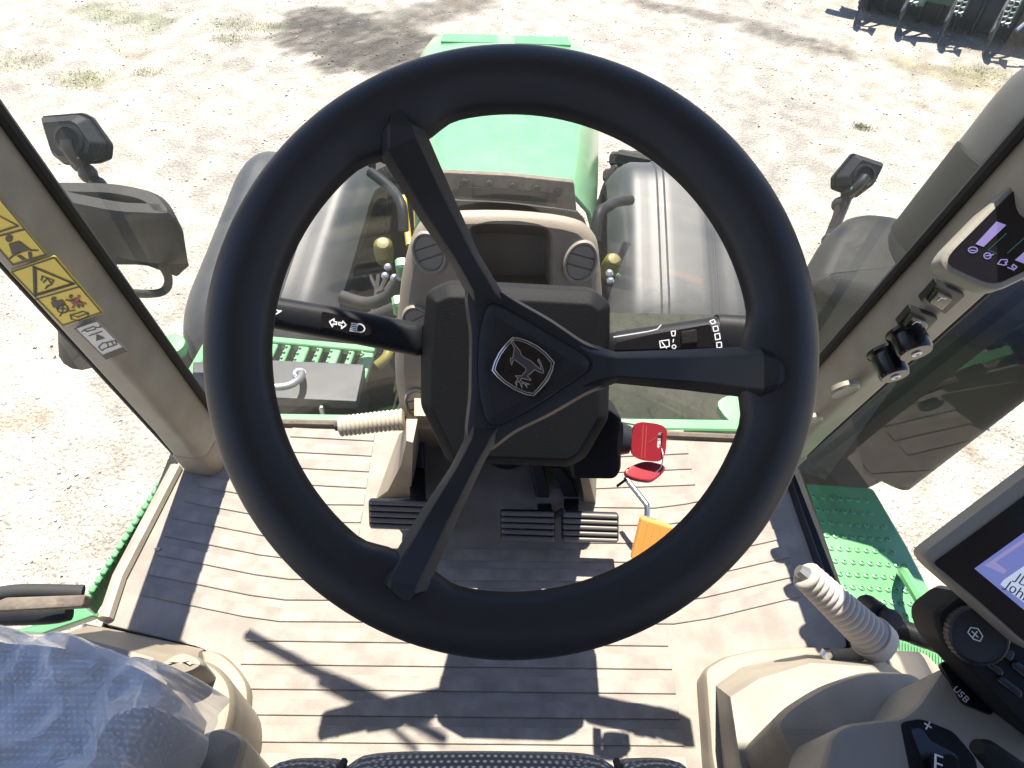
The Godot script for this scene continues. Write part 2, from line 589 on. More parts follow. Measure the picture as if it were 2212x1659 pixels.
func build_ground() -> void:
	stain_noise.seed = 31
	stain_noise.frequency = 0.55
	stain_noise.fractal_octaves = 4
	var wet := Color(0.070, 0.066, 0.058)
	stain(670, 40, 760, 50, 0.30, wet, 1.0)
	stain(690, 75, 850, 95, 0.45, wet, 1.0)
	stain(740, 125, 850, 120, 0.32, wet, 1.0)
	stain(870, 50, 1000, 8, 0.32, Color(0.12, 0.11, 0.095), 0.9)
	stain(1000, 5, 1080, -40, 0.3, Color(0.19, 0.17, 0.14), 0.7)
	stain(1380, 4, 1560, 42, 0.15, Color(0.15, 0.135, 0.12), 0.9)
	stain(1600, 40, 1640, 50, 0.09, Color(0.20, 0.18, 0.16), 0.6)
	stain(1640, 66, 1820, 112, 0.19, Color(0.14, 0.13, 0.12), 0.9)
	stain(2060, 70, 2100, 110, 0.10, Color(0.27, 0.25, 0.2), 0.6)
	stain(1960, 140, 2130, 185, 0.20, Color(0.27, 0.25, 0.14), 0.8)
	stain(2080, 148, 2150, 165, 0.16, Color(0.24, 0.24, 0.12), 0.7)
	stain(1785, 205, 1800, 212, 0.07, Color(0.26, 0.23, 0.18), 0.7)
	stain(1860, 213, 1868, 216, 0.06, Color(0.27, 0.24, 0.19), 0.7)
	stain(1975, 222, 1990, 228, 0.08, Color(0.27, 0.23, 0.18), 0.7)
	stain(2040, 285, 2060, 292, 0.07, Color(0.25, 0.24, 0.13), 0.7)
	stain(2040, 302, 2065, 312, 0.07, Color(0.25, 0.22, 0.16), 0.7)
	stain(2090, 225, 2120, 250, 0.12, Color(0.27, 0.24, 0.17), 0.6)
	stain(1785, 325, 1810, 330, 0.07, Color(0.26, 0.24, 0.2), 0.6)
	stain(1850, 272, 1870, 278, 0.05, Color(0.22, 0.24, 0.18), 0.6)
	stain(160, 165, 210, 175, 0.16, Color(0.24, 0.26, 0.12), 0.75)
	stain(200, 20, 330, 48, 0.22, Color(0.20, 0.25, 0.14), 0.7)
	stain(470, 50, 590, 60, 0.14, Color(0.20, 0.24, 0.14), 0.6)
	stain(480, 80, 520, 85, 0.12, Color(0.21, 0.24, 0.16), 0.5)
	stain(20, 130, 70, 135, 0.18, Color(0.24, 0.25, 0.15), 0.5)
	stain(260, 110, 300, 118, 0.10, Color(0.26, 0.22, 0.15), 0.5)
	stain(300, 155, 330, 160, 0.08, Color(0.26, 0.27, 0.16), 0.5)
	stain(2080, 970, 2090, 985, 0.05, Color(0.25, 0.2, 0.13), 0.8)
	stain(40, 900, 70, 910, 0.10, Color(0.36, 0.29, 0.2), 0.5)
	var mb := MB.new()
	var xs := []
	var zs := []
	var x := -60.0
	while x <= 60.0:
		xs.append(x)
		x += 0.075 if absf(x) < 8.0 else (0.5 if absf(x) < 16.0 else 4.0)
	var z := -70.0
	while z <= 40.0:
		zs.append(z)
		z += 0.075 if z > -10.5 and z < -1.0 else (0.4 if z > -18.0 and z < 4.0 else 4.0)
	var cols := []
	for i in xs.size():
		var row := PackedColorArray()
		for j in zs.size(): row.append(ground_color(xs[i], zs[j]))
		cols.append(row)
	var arr := []
	arr.resize(Mesh.ARRAY_MAX)
	var vs := PackedVector3Array(); var ns := PackedVector3Array(); var cs := PackedColorArray(); var ix := PackedInt32Array()
	for i in xs.size():
		for j in zs.size():
			var dy := 0.012 * stain_noise.get_noise_2d(xs[i] * 3.0, zs[j] * 3.0 + 7.0)
			vs.append(Vector3(xs[i], dy, zs[j])); ns.append(Vector3.UP); cs.append(cols[i][j])
	var nz := zs.size()
	for i in xs.size() - 1:
		for j in nz - 1:
			var a := i * nz + j
			ix.append_array([a, a + nz, a + 1, a + nz, a + nz + 1, a + 1])
	arr[Mesh.ARRAY_VERTEX] = vs; arr[Mesh.ARRAY_NORMAL] = ns; arr[Mesh.ARRAY_COLOR] = cs; arr[Mesh.ARRAY_INDEX] = ix
	var am := ArrayMesh.new()
	am.add_surface_from_arrays(Mesh.PRIMITIVE_TRIANGLES, arr)
	var g := MeshInstance3D.new()
	g.name = numbered("ground")
	g.mesh = am
	var gm := StandardMaterial3D.new()
	gm.vertex_color_use_as_albedo = true
	gm.albedo_texture = tx.gravel
	gm.roughness = 0.95
	gm.uv1_triplanar = true
	gm.uv1_world_triplanar = true
	gm.uv1_scale = Vector3.ONE * 0.55
	gm.normal_enabled = true
	gm.normal_texture = tx.gravel_bump
	gm.normal_scale = 0.45
	g.material_override = gm
	structure(g)
	g.set_meta("label", "sunlit pale gravel yard with damp dark patches")
	add_child(g)
	# loose stones
	var rng := RandomNumberGenerator.new()
	rng.seed = 9
	var sb := MB.new()
	sb.ball(Vector3.ZERO, Vector3(1, 0.62, 0.8), 4)
	for k in sb.v.size():
		var p := sb.v[k]
		sb.v[k] = p * (1.0 + 0.22 * sin(p.x * 5.1 + p.z * 3.3) + 0.15 * cos(p.y * 6.0 + p.x * 2.0))
	scatter("gravel", sb, 34000, rng, "loose pale gravel stones strewn over the yard", "gravel",
		func() -> Array:
			var px := rng.randf_range(-7.5, 7.5)
			var pz := -rng.randf_range(0.2, 10.0)
			var s := 0.003 + 0.011 * pow(rng.randf(), 5.0)
			var g0 := rng.randf_range(0.14, 0.60)
			var gc := ground_color(px, pz)
			var t := Transform3D(Basis.from_euler(Vector3(rng.randf() * 0.6, rng.randf() * TAU, rng.randf() * 0.6)).scaled(Vector3.ONE * s), Vector3(px, s * 0.25, pz))
			return [t, Color(g0, g0 * 0.97, g0 * 0.91).lerp(gc, 0.6 if gc.r > 0.35 else 0.88)])
	# grass blades on the greener stains
	var bb := MB.new()
	for k in 3:
		var a := k * 2.1
		var d := Vector3(cos(a), 0, sin(a))
		var s := Vector3(-d.z, 0, d.x) * 0.12
		bb.tri(d * 0.1 - s, d * 0.1 + s, d * 0.6 + Vector3(0, 1.0, 0))
		bb.tri(d * 0.1 + s, d * 0.1 - s, d * 0.6 + Vector3(0, 1.0, 0))
	var spots := []
	for s in stains:
		if s[4].g >= s[4].r: spots.append(s)
	scatter("grass", bb, 2200, rng, "sparse green and dry grass growing through the gravel", "grass",
		func() -> Array:
			var s: Array = spots[rng.randi() % spots.size()]
			var q := Vector2(rng.randfn(0.0, 0.75), rng.randfn(0.0, 0.75))
			var p: Vector2 = s[0] + s[1] * (rng.randf_range(-1.0, 1.0) * float(s[2]) + q.x * float(s[3])) + Vector2(-s[1].y, s[1].x) * q.y * float(s[3])
			var h := rng.randf_range(0.006, 0.020)
			var t := Transform3D(Basis(Vector3.UP, rng.randf() * TAU).scaled(Vector3(h * 0.9, h, h * 0.9)), Vector3(p.x, 0.0, p.y))
			return [t, Color(0.17, 0.20, 0.08).lerp(Color(0.36, 0.33, 0.19), rng.randf())])
func scatter(called: String, mb: MB, count: int, _rng: RandomNumberGenerator, label: String, cat: String, place: Callable) -> void:
	var mm := MultiMesh.new()
	mm.transform_format = MultiMesh.TRANSFORM_3D
	mm.use_colors = true
	mm.mesh = build(mb, 60.0)
	mm.instance_count = count
	for k in count:
		var r: Array = place.call()
		mm.set_instance_transform(k, r[0])
		mm.set_instance_color(k, r[1])
	var o := MultiMeshInstance3D.new()
	o.name = numbered(called)
	o.multimesh = mm
	var m := StandardMaterial3D.new()
	m.vertex_color_use_as_albedo = true
	m.roughness = 0.9
	m.cull_mode = BaseMaterial3D.CULL_DISABLED
	o.material_override = m
	o.set_meta("kind", "stuff")
	o.set_meta("label", label)
	o.set_meta("category", cat)
	add_child(o)

# ---------------------------------------------------------------- the tractor outside its cab
func build_tractor() -> void:
	tractor = thing("tractor", "green tractor with long pale hood and dark fenders, seen from inside its cab", "tractor", Vector3(0, 0, -1.0))
	build_hood()
	fender(-1, Vector3(-0.675, 0.77, -2.20), 9.0)
	fender(1, Vector3(0.645, 0.77, -2.20), 3.0)
	build_chassis()
	build_left_outside()
	build_right_outside()
func build_hood() -> void:
	var xc := (at_y(949.5, 361, -0.1).x + at_y(1242, 386, -0.1).x) * 0.5
	var st := [[1.90, 0.212, -0.10], [2.10, 0.236, -0.105], [2.374, 0.268, -0.12], [2.62, 0.294, -0.14], [2.866, 0.318, -0.17], [3.1, 0.338, -0.20], [3.325, 0.35, -0.235], [3.5, 0.35, -0.275], [3.62, 0.34, -0.33], [3.70, 0.325, -0.42], [3.74, 0.31, -0.56], [3.75, 0.30, -0.9]]
	var rings := []
	for s in st:
		var a: float = s[0]; var w: float = s[1]; var h: float = s[2]
		var half := [[0.0, h + 0.012], [0.018, h + 0.012], [0.024, h + 0.006], [w * 0.55, h + 0.004], [w * 0.9, h - 0.002], [w, h - 0.014], [w + 0.05, h - 0.07], [w + 0.082, h - 0.16], [w + 0.09, h - 0.24], [w + 0.088, h - 0.55]]
		var r := PackedVector3Array()
		for k in range(half.size() - 1, 0, -1): r.append(Vector3(xc - half[k][0], F + half[k][1], -a))
		for k in half.size(): r.append(Vector3(xc + half[k][0], F + half[k][1], -a))
		rings.append(r)
	var mb := MB.new()
	mb.loft(rings, false, false, false)
	var hood := obj(mb, "hood", M.hood, tractor, 24.0, "pale dusty green hood with a narrow centre ridge")
	var lip := MB.new()                                           # folded rear edge
	var lp := PackedVector3Array()
	for p in rings[0]: lp.append(p + Vector3(0, -0.006, 0.004))
	lip.tube(lp, 0.009, 8)
	obj(lip, "rear_edge", M.green, hood)
	for sx in [-1, 1]:
		var t := MB.new()                                         # intake grilles in the front of the hood
		for k in 9:
			var a := 3.30 + k * 0.022
			var y := F - 0.226 - (a - 3.30) * 0.22
			t.box(Transform3D(Basis(), Vector3(xc + sx * 0.17, y, -a)), Vector3(0.26, 0.008, 0.013), 0.002)
		obj(t, "hood_grille", M.green, tractor)
	var shield := frame(Vector3(0, F, -1.872), Vector3(0, 0.10, 1))
	var pan := plate("rear_shield", M.rust, tractor, shield, [[948, 372], [1100, 379], [1240, 394], [1247, 470], [1180, 474], [960, 462], [946, 440]], 0.02, 0.004, 0.01, "dusty olive heat shield under the rear edge of the hood")
	for q in [[1004, 394], [1057, 397], [1107, 402], [1158, 407], [1204, 415.5], [984, 417]]:
		var b := MB.new()
		b.lathe(Transform3D(shield.basis, onp(shield, q[0], q[1])), [[0.015, -0.002], [0.015, 0.004], [0.011, 0.008], [0.006, 0.008], [0.005, 0.003], [0.0, 0.003]], 12)
		obj(b, "clip", M.rubber, pan)
	plate("trim", M.dark_plastic, pan, lift(shield, 0.012), [[992, 404], [1010, 403], [1180, 418], [1203, 424], [1204, 440], [988, 425]], 0.008, 0.003, 0.004)
	var strip := MB.new()
	strip.tube(v3([at_y(871, 425, -0.42), at_y(884, 530, -0.48)]), 0.012, 6)
	obj(strip, "yellow_stripe", M.yellow, tractor)
func fender(side: int, c: Vector3, yaw: float) -> void:
	var b := Basis(Vector3.UP, deg_to_rad(-yaw))
	var w := 0.25
	var prof := []                                                # [across, radius change]
	for k in 25:
		var s := -1.0 + 2.0 * k / 24.0
		var e := absf(s)
		var drop := 0.0
		if e > 0.62: drop = 0.085 * pow((e - 0.62) / 0.38, 2.0)
		drop -= 0.010 * smoothstep(0.46, 0.22, e)
		prof.append([s * w, -drop])
	prof.push_front([-w, -0.115])
	prof.push_back([w, -0.115])
	var rings := []
	var side_line := curve2(PackedVector2Array([Vector2(-0.20, 0.54), Vector2(-0.175, 0.64), Vector2(-0.13, 0.715), Vector2(-0.05, 0.77), Vector2(0.05, 0.785), Vector2(0.20, 0.742), Vector2(0.40, 0.678), Vector2(0.565, 0.62), Vector2(0.655, 0.55), Vector2(0.71, 0.44), Vector2(0.745, 0.28), Vector2(0.765, 0.05)]), 4)
	side_line.reverse()
	var n := side_line.size() - 1
	for i in n + 1:
		var q := side_line[i]                                     # [behind the axle, above the axle]
		var flare := 1.0 + 0.10 * clampf(1.0 - float(i) / 9.0, 0.0, 1.0)
		var front := clampf(float(i - n + 9) / 9.0, 0.0, 1.0)
		var r := PackedVector3Array()
		for p in prof:
			var out := (q - Vector2(0.1, 0.1)).normalized() * (float(p[1]) - (0.03 if i == 0 or i == n else 0.0))
			r.append(c + b * Vector3(p[0] * flare * (1.0 - 0.14 * front * front), q.y + out.y, q.x + out.x))
		rings.append(r)
	var inner := []
	for r in rings:
		var q := PackedVector3Array()
		for p in r:
			var d: Vector3 = (p - c)
			var ax: Vector3 = b.x * d.dot(b.x)
			q.append(c + ax + (d - ax) * 0.985)
		inner.append(q)
	var mb := MB.new()
	mb.loft(rings, false, false, false)
	inner.reverse()
	mb.loft(inner, false, false, false)
	var f := obj(mb, "front_fender", M.fender, tractor, 30.0, "dusty black plastic fender arching over the %s front tyre" % ["left", "", "right"][side + 1])
	for s in [-0.36, -0.27, 0.27, 0.36]:
		var path := PackedVector3Array()
		for i in range(2, n - 8):
			var q := side_line[i]
			var out := (q - Vector2(0.1, 0.1)).normalized() * 0.010 * smoothstep(0.46, 0.22, absf(s))
			path.append(c + b * Vector3(s * w, q.y + out.y, q.x + out.x))
		var rb := MB.new()
		rb.tube(path, 0.0035, 6)
		obj(rb, "ridge", M.fender, f)
	# the tyre below it
	var wheel := Node3D.new()
	wheel.name = "front_wheel"
	tractor.add_child(wheel, true)
	var t := Transform3D(Basis(b.z, b.y, -b.x) if side < 0 else Basis(-b.z, b.y, b.x), c)
	var ty := MB.new()
	ty.lathe(t, [[0.40, -0.17], [0.52, -0.20], [0.62, -0.21], [0.68, -0.19], [0.70, -0.12], [0.705, 0.0], [0.70, 0.12], [0.68, 0.19], [0.62, 0.21], [0.52, 0.20], [0.40, 0.17]], 40)
	obj(ty, "tyre", M.tyre, wheel)
	var rim := MB.new()
	rim.lathe(t, [[0.41, -0.16], [0.36, -0.12], [0.20, -0.04], [0.10, -0.10], [0.0, -0.10]], 28)
	obj(rim, "rim", M.olive, wheel)
	var lug: ArrayMesh = null
	for k in 40:
		var a := TAU * k / 40.0
		var sgn := 1.0 if k % 2 else -1.0
		if lug == null:
			var lb := MB.new()
			lb.box(Transform3D(Basis(Vector3.UP, 0.0), Vector3.ZERO), Vector3(0.048, 0.06, 0.22), 0.012)
			lug = build(lb, 38.0)
		var o := MeshInstance3D.new()
		o.name = "lug"
		o.mesh = lug
		o.material_override = M.tyre
		var out := t.basis.x * cos(a) + t.basis.y * sin(a)
		var along := -t.basis.x * sin(a) + t.basis.y * cos(a)
		var bb := Basis(along, out, t.basis.z * signf(along.cross(out).dot(t.basis.z))).rotated(out, sgn * 0.62)
		o.transform = Transform3D(bb, t.origin + out * 0.712 + t.basis.z * sgn * 0.10 - base_of(wheel))
		wheel.add_child(o, true)
func box_part(called: String, m: Material, parent: Node, c: Vector3, s: Vector3, bevel := 0.01, turn := Vector3.ZERO, label := "") -> MeshInstance3D:
	var mb := MB.new()
	mb.box(Transform3D(Basis.from_euler(turn), c), s, bevel)
	return obj(mb, called, m, parent, 38.0, label)
func pipe(called: String, m: Material, parent: Node, pts: Array, r: float, sides := 10, label := "") -> MeshInstance3D:
	var mb := MB.new()
	mb.tube(curve(v3(pts)), r, sides)
	return obj(mb, called, m, parent, 50.0, label)
func build_chassis() -> void:
	box_part("engine", M.under, tractor, Vector3(0.0, F - 0.80, -2.6), Vector3(0.50, 0.75, 2.1), 0.04)
	box_part("transmission", M.under, tractor, Vector3(0.02, F - 0.75, -1.15), Vector3(0.56, 0.6, 0.9), 0.05)
	box_part("front_axle", M.dark_plastic, tractor, Vector3(0.0, 0.75, -2.20), Vector3(1.3, 0.2, 0.22), 0.05)
	for sx in [-1, 1]:                                            # unseen rear wheels and fenders, added to keep light off the cab
		var rw := Node3D.new()
		rw.name = "unseen_rear_wheel"
		tractor.add_child(rw, true)
		var wt := Transform3D(Basis(Vector3(0, 0, -1), Vector3.UP, Vector3(1, 0, 0)), Vector3(sx * 1.05, 0.98, 1.15))
		var ty := MB.new()
		ty.lathe(wt, [[0.50, -0.24], [0.70, -0.29], [0.86, -0.30], [0.95, -0.26], [0.975, -0.12], [0.98, 0.0], [0.975, 0.12], [0.95, 0.26], [0.86, 0.30], [0.70, 0.29], [0.50, 0.24]], 40)
		obj(ty, "tyre", M.tyre, rw)
		var hb := MB.new()
		hb.lathe(wt, [[0.52, -0.20], [0.46, -0.1], [0.2, 0.0], [0.46, 0.1], [0.52, 0.20]], 28)
		obj(hb, "rim", M.olive, rw)
		box_part("unseen_rear_fender", M.dark_plastic, tractor, Vector3(sx * 0.98, F + 0.30, 0.95), Vector3(0.55, 0.05, 1.0), 0.02, Vector3(-0.10, 0, 0))
	box_part("rear_axle", M.dark_plastic, tractor, Vector3(0.0, 0.85, 0.6), Vector3(1.5, 0.4, 0.5), 0.05)
	for q in [[828, 535, 2.05, 0.030], [1322, 568, 2.1, 0.028]]:
		var mb := MB.new()
		var c := at_d(q[0], q[1], q[2])
		mb.lathe(Transform3D(Basis.from_euler(Vector3(-1.2, 0.2, 0)), c), [[q[3] * 0.9, -0.06], [q[3], -0.02], [q[3] * 0.92, 0.014], [q[3] * 0.6, 0.026], [0.0, 0.03]], 20)
		obj(mb, "axle_housing", M.olive, tractor)
	pipe("intake_pipe", M.dark_plastic, tractor, [at_d(800, 372, 2.2), at_d(822, 388, 2.18), at_d(848, 412, 2.15), at_d(868, 445, 2.1), at_d(872, 500, 2.1)], 0.016)
	pipe("intake_pipe", M.dark_plastic, tractor, [at_d(1362, 432, 2.25), at_d(1332, 436, 2.2), at_d(1312, 447, 2.15), at_d(1294, 462, 2.1), at_d(1285, 520, 2.1)], 0.017)
	pipe("hose", M.rubber, tractor, [at_d(735, 640, 1.9), at_d(790, 655, 1.9), at_d(840, 640, 1.85), at_d(868, 600, 1.8)], 0.018)
	pipe("hose", M.rubber, tractor, [at_d(760, 700, 1.8), at_d(800, 690, 1.8), at_d(845, 672, 1.75), at_d(880, 660, 1.7)], 0.02)
	pipe("hose", M.olive, tractor, [at_d(815, 790, 1.7), at_d(836, 770, 1.7), at_d(842, 740, 1.72), at_d(822, 715, 1.75)], 0.013)
	for q in [[838, 577, 1.95], [832, 596, 1.95], [852, 600, 1.9], [1316, 590, 1.95], [1318, 606, 1.95]]:
		var b := MB.new()
		b.ball(at_d(q[0], q[1], q[2]), Vector3(0.012, 0.010, 0.012), 6)
		obj(b, "fitting", M.steel, tractor)
	for q in [[862, 660, 1.6, 0.03], [868, 578, 1.75, 0.03], [1335, 596, 1.9, 0.012]]:
		var b := MB.new()
		b.box(Transform3D(Basis.from_euler(Vector3(0.3, 0.2, 0)), at_d(q[0], q[1], q[2])), Vector3(q[3], q[3] * 1.8, q[3]), 0.006)
		obj(b, "bracket", M.green, tractor)
	for sx in [-1, 1]:                                            # frame plates and tanks beside the engine
		box_part("frame_rail", M.under, tractor, Vector3(sx * 0.33, F - 1.05, -1.75), Vector3(0.12, 0.28, 1.7), 0.02)
	box_part("battery_box", M.under, tractor, Vector3(0.47, F - 0.50, -1.33), Vector3(0.62, 0.40, 0.52), 0.04, Vector3.ZERO, "dark green-grey box below the right half of the windscreen")
	var leaf := frame(Vector3(0, F - 0.28, 0), Vector3(0, 1, 0.15), Vector3.FORWARD)
	plate("step_plate", M.green, tractor, leaf, [[1545, 868], [1575, 850], [1650, 872], [1660, 930], [1625, 935], [1568, 905]], 0.02, 0.004, 0.02)
	for k in 5:
		pipe("wire", M.rubber, tractor, [Vector3(-0.32 - 0.02 * k, F - 0.55, -1.55 - 0.09 * k), Vector3(-0.40, F - 0.42 - 0.03 * k, -1.6 - 0.08 * k), Vector3(-0.36 - 0.03 * k, F - 0.5, -1.95)], 0.008, 6)
func lamp(called_label: String, pts: Array, d: float, bracket: Array, turn: Vector3) -> void:
	var t := facing(pts[0][0], pts[0][1], d)
	t = Transform3D(cam_basis * Basis.from_euler(turn), at_d(pts[0][0], pts[0][1], d))
	var node := Node3D.new()
	node.name = "work_lamp"
	node.set_meta("label", called_label)
	tractor.add_child(node, true)
	var poly := rounded(on2(t, pts), 0.006)
	var mb := MB.new()
	mb.prism(t, poly, -0.012, 0.0, 0.002, 0.004)
	obj(mb, "lamp_rim", M.dark_plastic, node)
	var back := MB.new()
	var mid := Vector2.ZERO
	for q in poly: mid += q / poly.size()
	var p1 := PackedVector2Array(); var p2 := PackedVector2Array()
	for q in poly:
		p1.append(mid.lerp(q, 0.90)); p2.append(mid.lerp(q, 0.66))
	var r1 := PackedVector3Array(); var r2 := PackedVector3Array(); var r0 := PackedVector3Array()
	for k in p1.size():
		r0.append(t * Vector3(p1[k].x, p1[k].y, 0.0))
		r1.append(t * Vector3(p1[k].x, p1[k].y, 0.012))
		r2.append(t * Vector3(p2[k].x, p2[k].y, 0.034))
	back.loft([r0, r1, r2], true, false, true)
	obj(back, "lamp_housing", M.dark_plastic, node, 25.0)
	var c := Vector2.ZERO
	for q in p1: c += q / p1.size()
	var seat := MB.new()
	seat.lathe(Transform3D(t.basis, t * Vector3(c.x, c.y, 0.034)), [[0.030, -0.004], [0.030, 0.004], [0.024, 0.006], [0.022, 0.002], [0.0, 0.002]], 24)
	obj(seat, "lamp_boss", M.dark_plastic, node)
	var a := t * Vector3(c.x, c.y, 0.042)
	var e := at_d(bracket[0][0], bracket[0][1], d)
	pipe("connector", M.black, node, [a, a.lerp(e, 0.5) + t.basis.z * 0.01, e], 0.012, 8)
	pipe("cable", M.rubber, node, [e, at_d(bracket[1][0], bracket[1][1], d + 0.01), at_d(bracket[2][0], bracket[2][1], d + 0.03)], 0.007, 8)
	var m := MB.new()
	for q in bracket: m.ball(at_d(q[0], q[1], d + 0.02), Vector3(0.018, 0.02, 0.018), 6)
	m.tube(v3([at_d(bracket[0][0], bracket[0][1], d + 0.02), at_d(bracket[2][0], bracket[2][1], d + 0.03)]), 0.014, 8)
	obj(m, "bracket", M.black, node)
	var cl := MB.new()
	cl.box(Transform3D(t.basis, e.lerp(a, 0.25) + t.basis.z * 0.008), Vector3(0.022, 0.012, 0.012), 0.003)
	obj(cl, "clip", mat(Color(0.10, 0.30, 0.34), 0.4), node)
func reversed(p: PackedVector2Array) -> PackedVector2Array:
	var q := p.duplicate()
	q.reverse()
	return q
func build_left_outside() -> void:
	lamp("octagonal black work lamp standing on the left air intake", [[89, 250], [178, 243], [198, 253], [240, 312], [237, 343], [212, 353], [140, 357], [116, 338]], 1.36, [[172, 352], [190, 375], [212, 402]], Vector3(0.25, -0.1, 0.0))
	# air intake housing: a moulded tub seen from above
	var rings := []
	var outl := [[60, 392], [120, 385], [250, 388], [318, 402], [350, 418], [372, 446], [376, 470], [250, 466], [120, 440], [80, 420]]
	var tub := frame(Vector3(0, F - 0.02, 0), Vector3(0.1, 1, 0.25), Vector3.FORWARD)
	var poly := rounded(on2(tub, outl), 0.03)
	if MB.area(poly) < 0: poly.reverse()
	for l in [[-0.20, 0.05], [-0.17, 0.02], [-0.06, -0.002], [-0.012, 0.0], [0.0, 0.010], [0.0, 0.032], [-0.012, 0.040], [-0.05, 0.044]]:
		var q := MB.inset(poly, l[1])
		var r := PackedVector3Array()
		for p in q: r.append(tub * Vector3(p.x, p.y, l[0]))
		rings.append(r)
	var mb := MB.new()
	mb.loft(rings)
	obj(mb, "air_intake", M.dark_plastic, tractor, 32.0, "scuffed dark plastic air intake housing beside the left pillar")
	pipe("intake_stem", M.dark_plastic, tractor, [at_d(190, 560, 1.35), at_d(180, 640, 1.5), at_d(175, 760, 1.8)], 0.05, 14)
	pipe("loop_hose", M.rubber, tractor, [at_d(310, 530, 1.5), at_d(340, 562, 1.48), at_d(362, 595, 1.46), at_d(360, 622, 1.42), at_d(335, 634, 1.4), at_d(270, 634, 1.3), at_d(220, 640, 1.3)], 0.0085, 10)
	# capped filler neck
	var cap_at := at_y(373, 748, -0.22)
	var t := frame(cap_at, Vector3(0.05, 1, 0.12), Vector3.FORWARD)
	var neck := MB.new()
	neck.lathe(t, [[0.030, -0.20], [0.030, 0.0]], 20)
	var nk := obj(neck, "filler_neck", M.rust, tractor)
	var cap := MB.new()
	cap.lathe(t, [[0.036, -0.016], [0.036, 0.006], [0.033, 0.012], [0.0, 0.013]], 24)
	obj(cap, "filler_cap", M.green, nk)
	box_part("filler_tank", M.dark_plastic, tractor, at_y(420, 815, -0.38) + Vector3(0, -0.1, 0), Vector3(0.2, 0.22, 0.18), 0.03)
	# green step grating with the tool box on it
	var g := Node3D.new()
	g.name = "step_grating"
	g.set_meta("label", "green slotted step grating below the left half of the windscreen")
	tractor.add_child(g, true)
	var lv := frame(Vector3(0, F - 0.25, 0), Vector3.UP, Vector3.FORWARD)
	var a := onp(lv, 575, 726); var b := onp(lv, 812, 748)
	var dx := (b - a).normalized()
	var dz := Vector3(-dx.z, 0, dx.x)
	if dz.z < 0: dz = -dz
	var gb := Basis(dx, Vector3.UP, dz)
	var left := 0.16
	var span := (b - a).length() + left
	var o := a - dx * left
	var bar := func(called: String, u0: float, u1: float, w0: float, w1: float, dy: float) -> void:
		box_part(called, M.green, g, o + dx * (u0 + u1) * 0.5 + dz * (w0 + w1) * 0.5 + Vector3(0, dy - 0.012, 0), Vector3(u1 - u0, 0.024, w1 - w0), 0.003, gb.get_euler())
	bar.call("rail", 0.0, span, 0.0, 0.022, 0.003)
	bar.call("rail", 0.0, span, 0.27, 0.30, 0.003)
	var edges := [601.0, 616.0, 630.0, 646.0, 671.0, 686.0, 701.0, 716.0, 741.0, 757.0, 772.0, 786.0]
	var us := []
	for e in edges: us.append((onp(lv, e, 745) - o).dot(dx))
	var prev := -0.02
	for k in range(0, us.size(), 2):
		bar.call("slat", (us[k - 1] if k > 0 else us[0] - 0.05) + 0.001, us[k] - 0.001, 0.024, 0.268, 0.0)
	bar.call("slat", us[11] + 0.001, span, 0.024, 0.268, 0.0)
	for k in 3: bar.call("slat", 0.0 + k * 0.045, 0.026 + k * 0.045, 0.024, 0.268, 0.0)
	var teeth := MB.new()
	for k in us.size() / 2:
		for j in 10:
			teeth.lathe(Transform3D(Basis(Vector3.RIGHT, -PI / 2), o + dx * (us[k * 2 + 1] + 0.007) + dz * (0.035 + j * 0.021)), [[0.0045, 0.0], [0.003, 0.006], [0.0, 0.006]], 6)
	for j in 22:
		teeth.lathe(Transform3D(Basis(Vector3.RIGHT, -PI / 2), o + dx * (span - 0.03) + dz * (0.03 + j * 0.011)), [[0.004, 0.0], [0.0026, 0.005], [0.0, 0.005]], 6)
	var th := obj(teeth, "grip_teeth", M.green, g)
	th.set_meta("kind", "stuff")
	var chest := thing("tool_box", "black metal tool box with a bent grab handle on the green grating", "tool box", at_y(600, 830, -0.25))
	var lt := frame(Vector3(0, F - 0.098, 0), Vector3.UP, Vector3.FORWARD)
	plate("box_body", M.dark_plastic, chest, lift(lt, -0.022), [[418, 786], [575, 781], [784, 790], [768, 872], [575, 862], [415, 856]], 0.126, 0.003)
	var lid := plate("lid", M.fender, chest, lt, [[416, 781], [575, 776], [787, 786], [770, 867], [575, 858], [413, 852]], 0.026, 0.004, 0.004)
	for q in [[560, 803], [646, 807]]:
		var w := MB.new()
		w.lathe(Transform3D(Basis(Vector3.RIGHT, -PI / 2), onp(lt, q[0], q[1])), [[0.016, 0.0], [0.016, 0.003], [0.012, 0.004], [0.012, 0.006], [0.0, 0.006]], 18)
		obj(w, "washer", M.steel, lid)
	pipe("grab_handle", M.dull_steel, chest, [at_y(556, 803, -0.096), at_y(540, 806, -0.075), at_y(548, 826, -0.05), at_y(590, 836, -0.045), at_y(625, 832, -0.048), at_y(648, 817, -0.06), at_y(652, 806, -0.08), at_y(646, 806, -0.096)], 0.0085, 10)
	var latch := MB.new()
	latch.box(Transform3D(Basis(), at_y(697, 889, -0.13)), Vector3(0.012, 0.035, 0.01), 0.003)
	obj(latch, "latch", M.steel, chest)
	# rear step, grab rail and fender edge by the left door
	var edge := MB.new()
	var e0 := at_y(372, 1012, -0.05); var e1 := at_y(186, 1305, -0.05)
	for k in 17:
		var p := e0.lerp(e1, (k + 0.5) / 17.0)
		edge.box(Transform3D(Basis.looking_at((e1 - e0).normalized()), p + Vector3(-0.001, -0.006, 0)), Vector3(0.011, 0.03, (e1 - e0).length() / 17.0 * 0.8), 0.002)
	edge.box(Transform3D(Basis.looking_at((e1 - e0).normalized()), (e0 + e1) * 0.5 + Vector3(-0.004, -0.02, 0)), Vector3(0.012, 0.04, (e1 - e0).length()), 0.002)
	obj(edge, "serrated_step_edge", M.green, tractor)
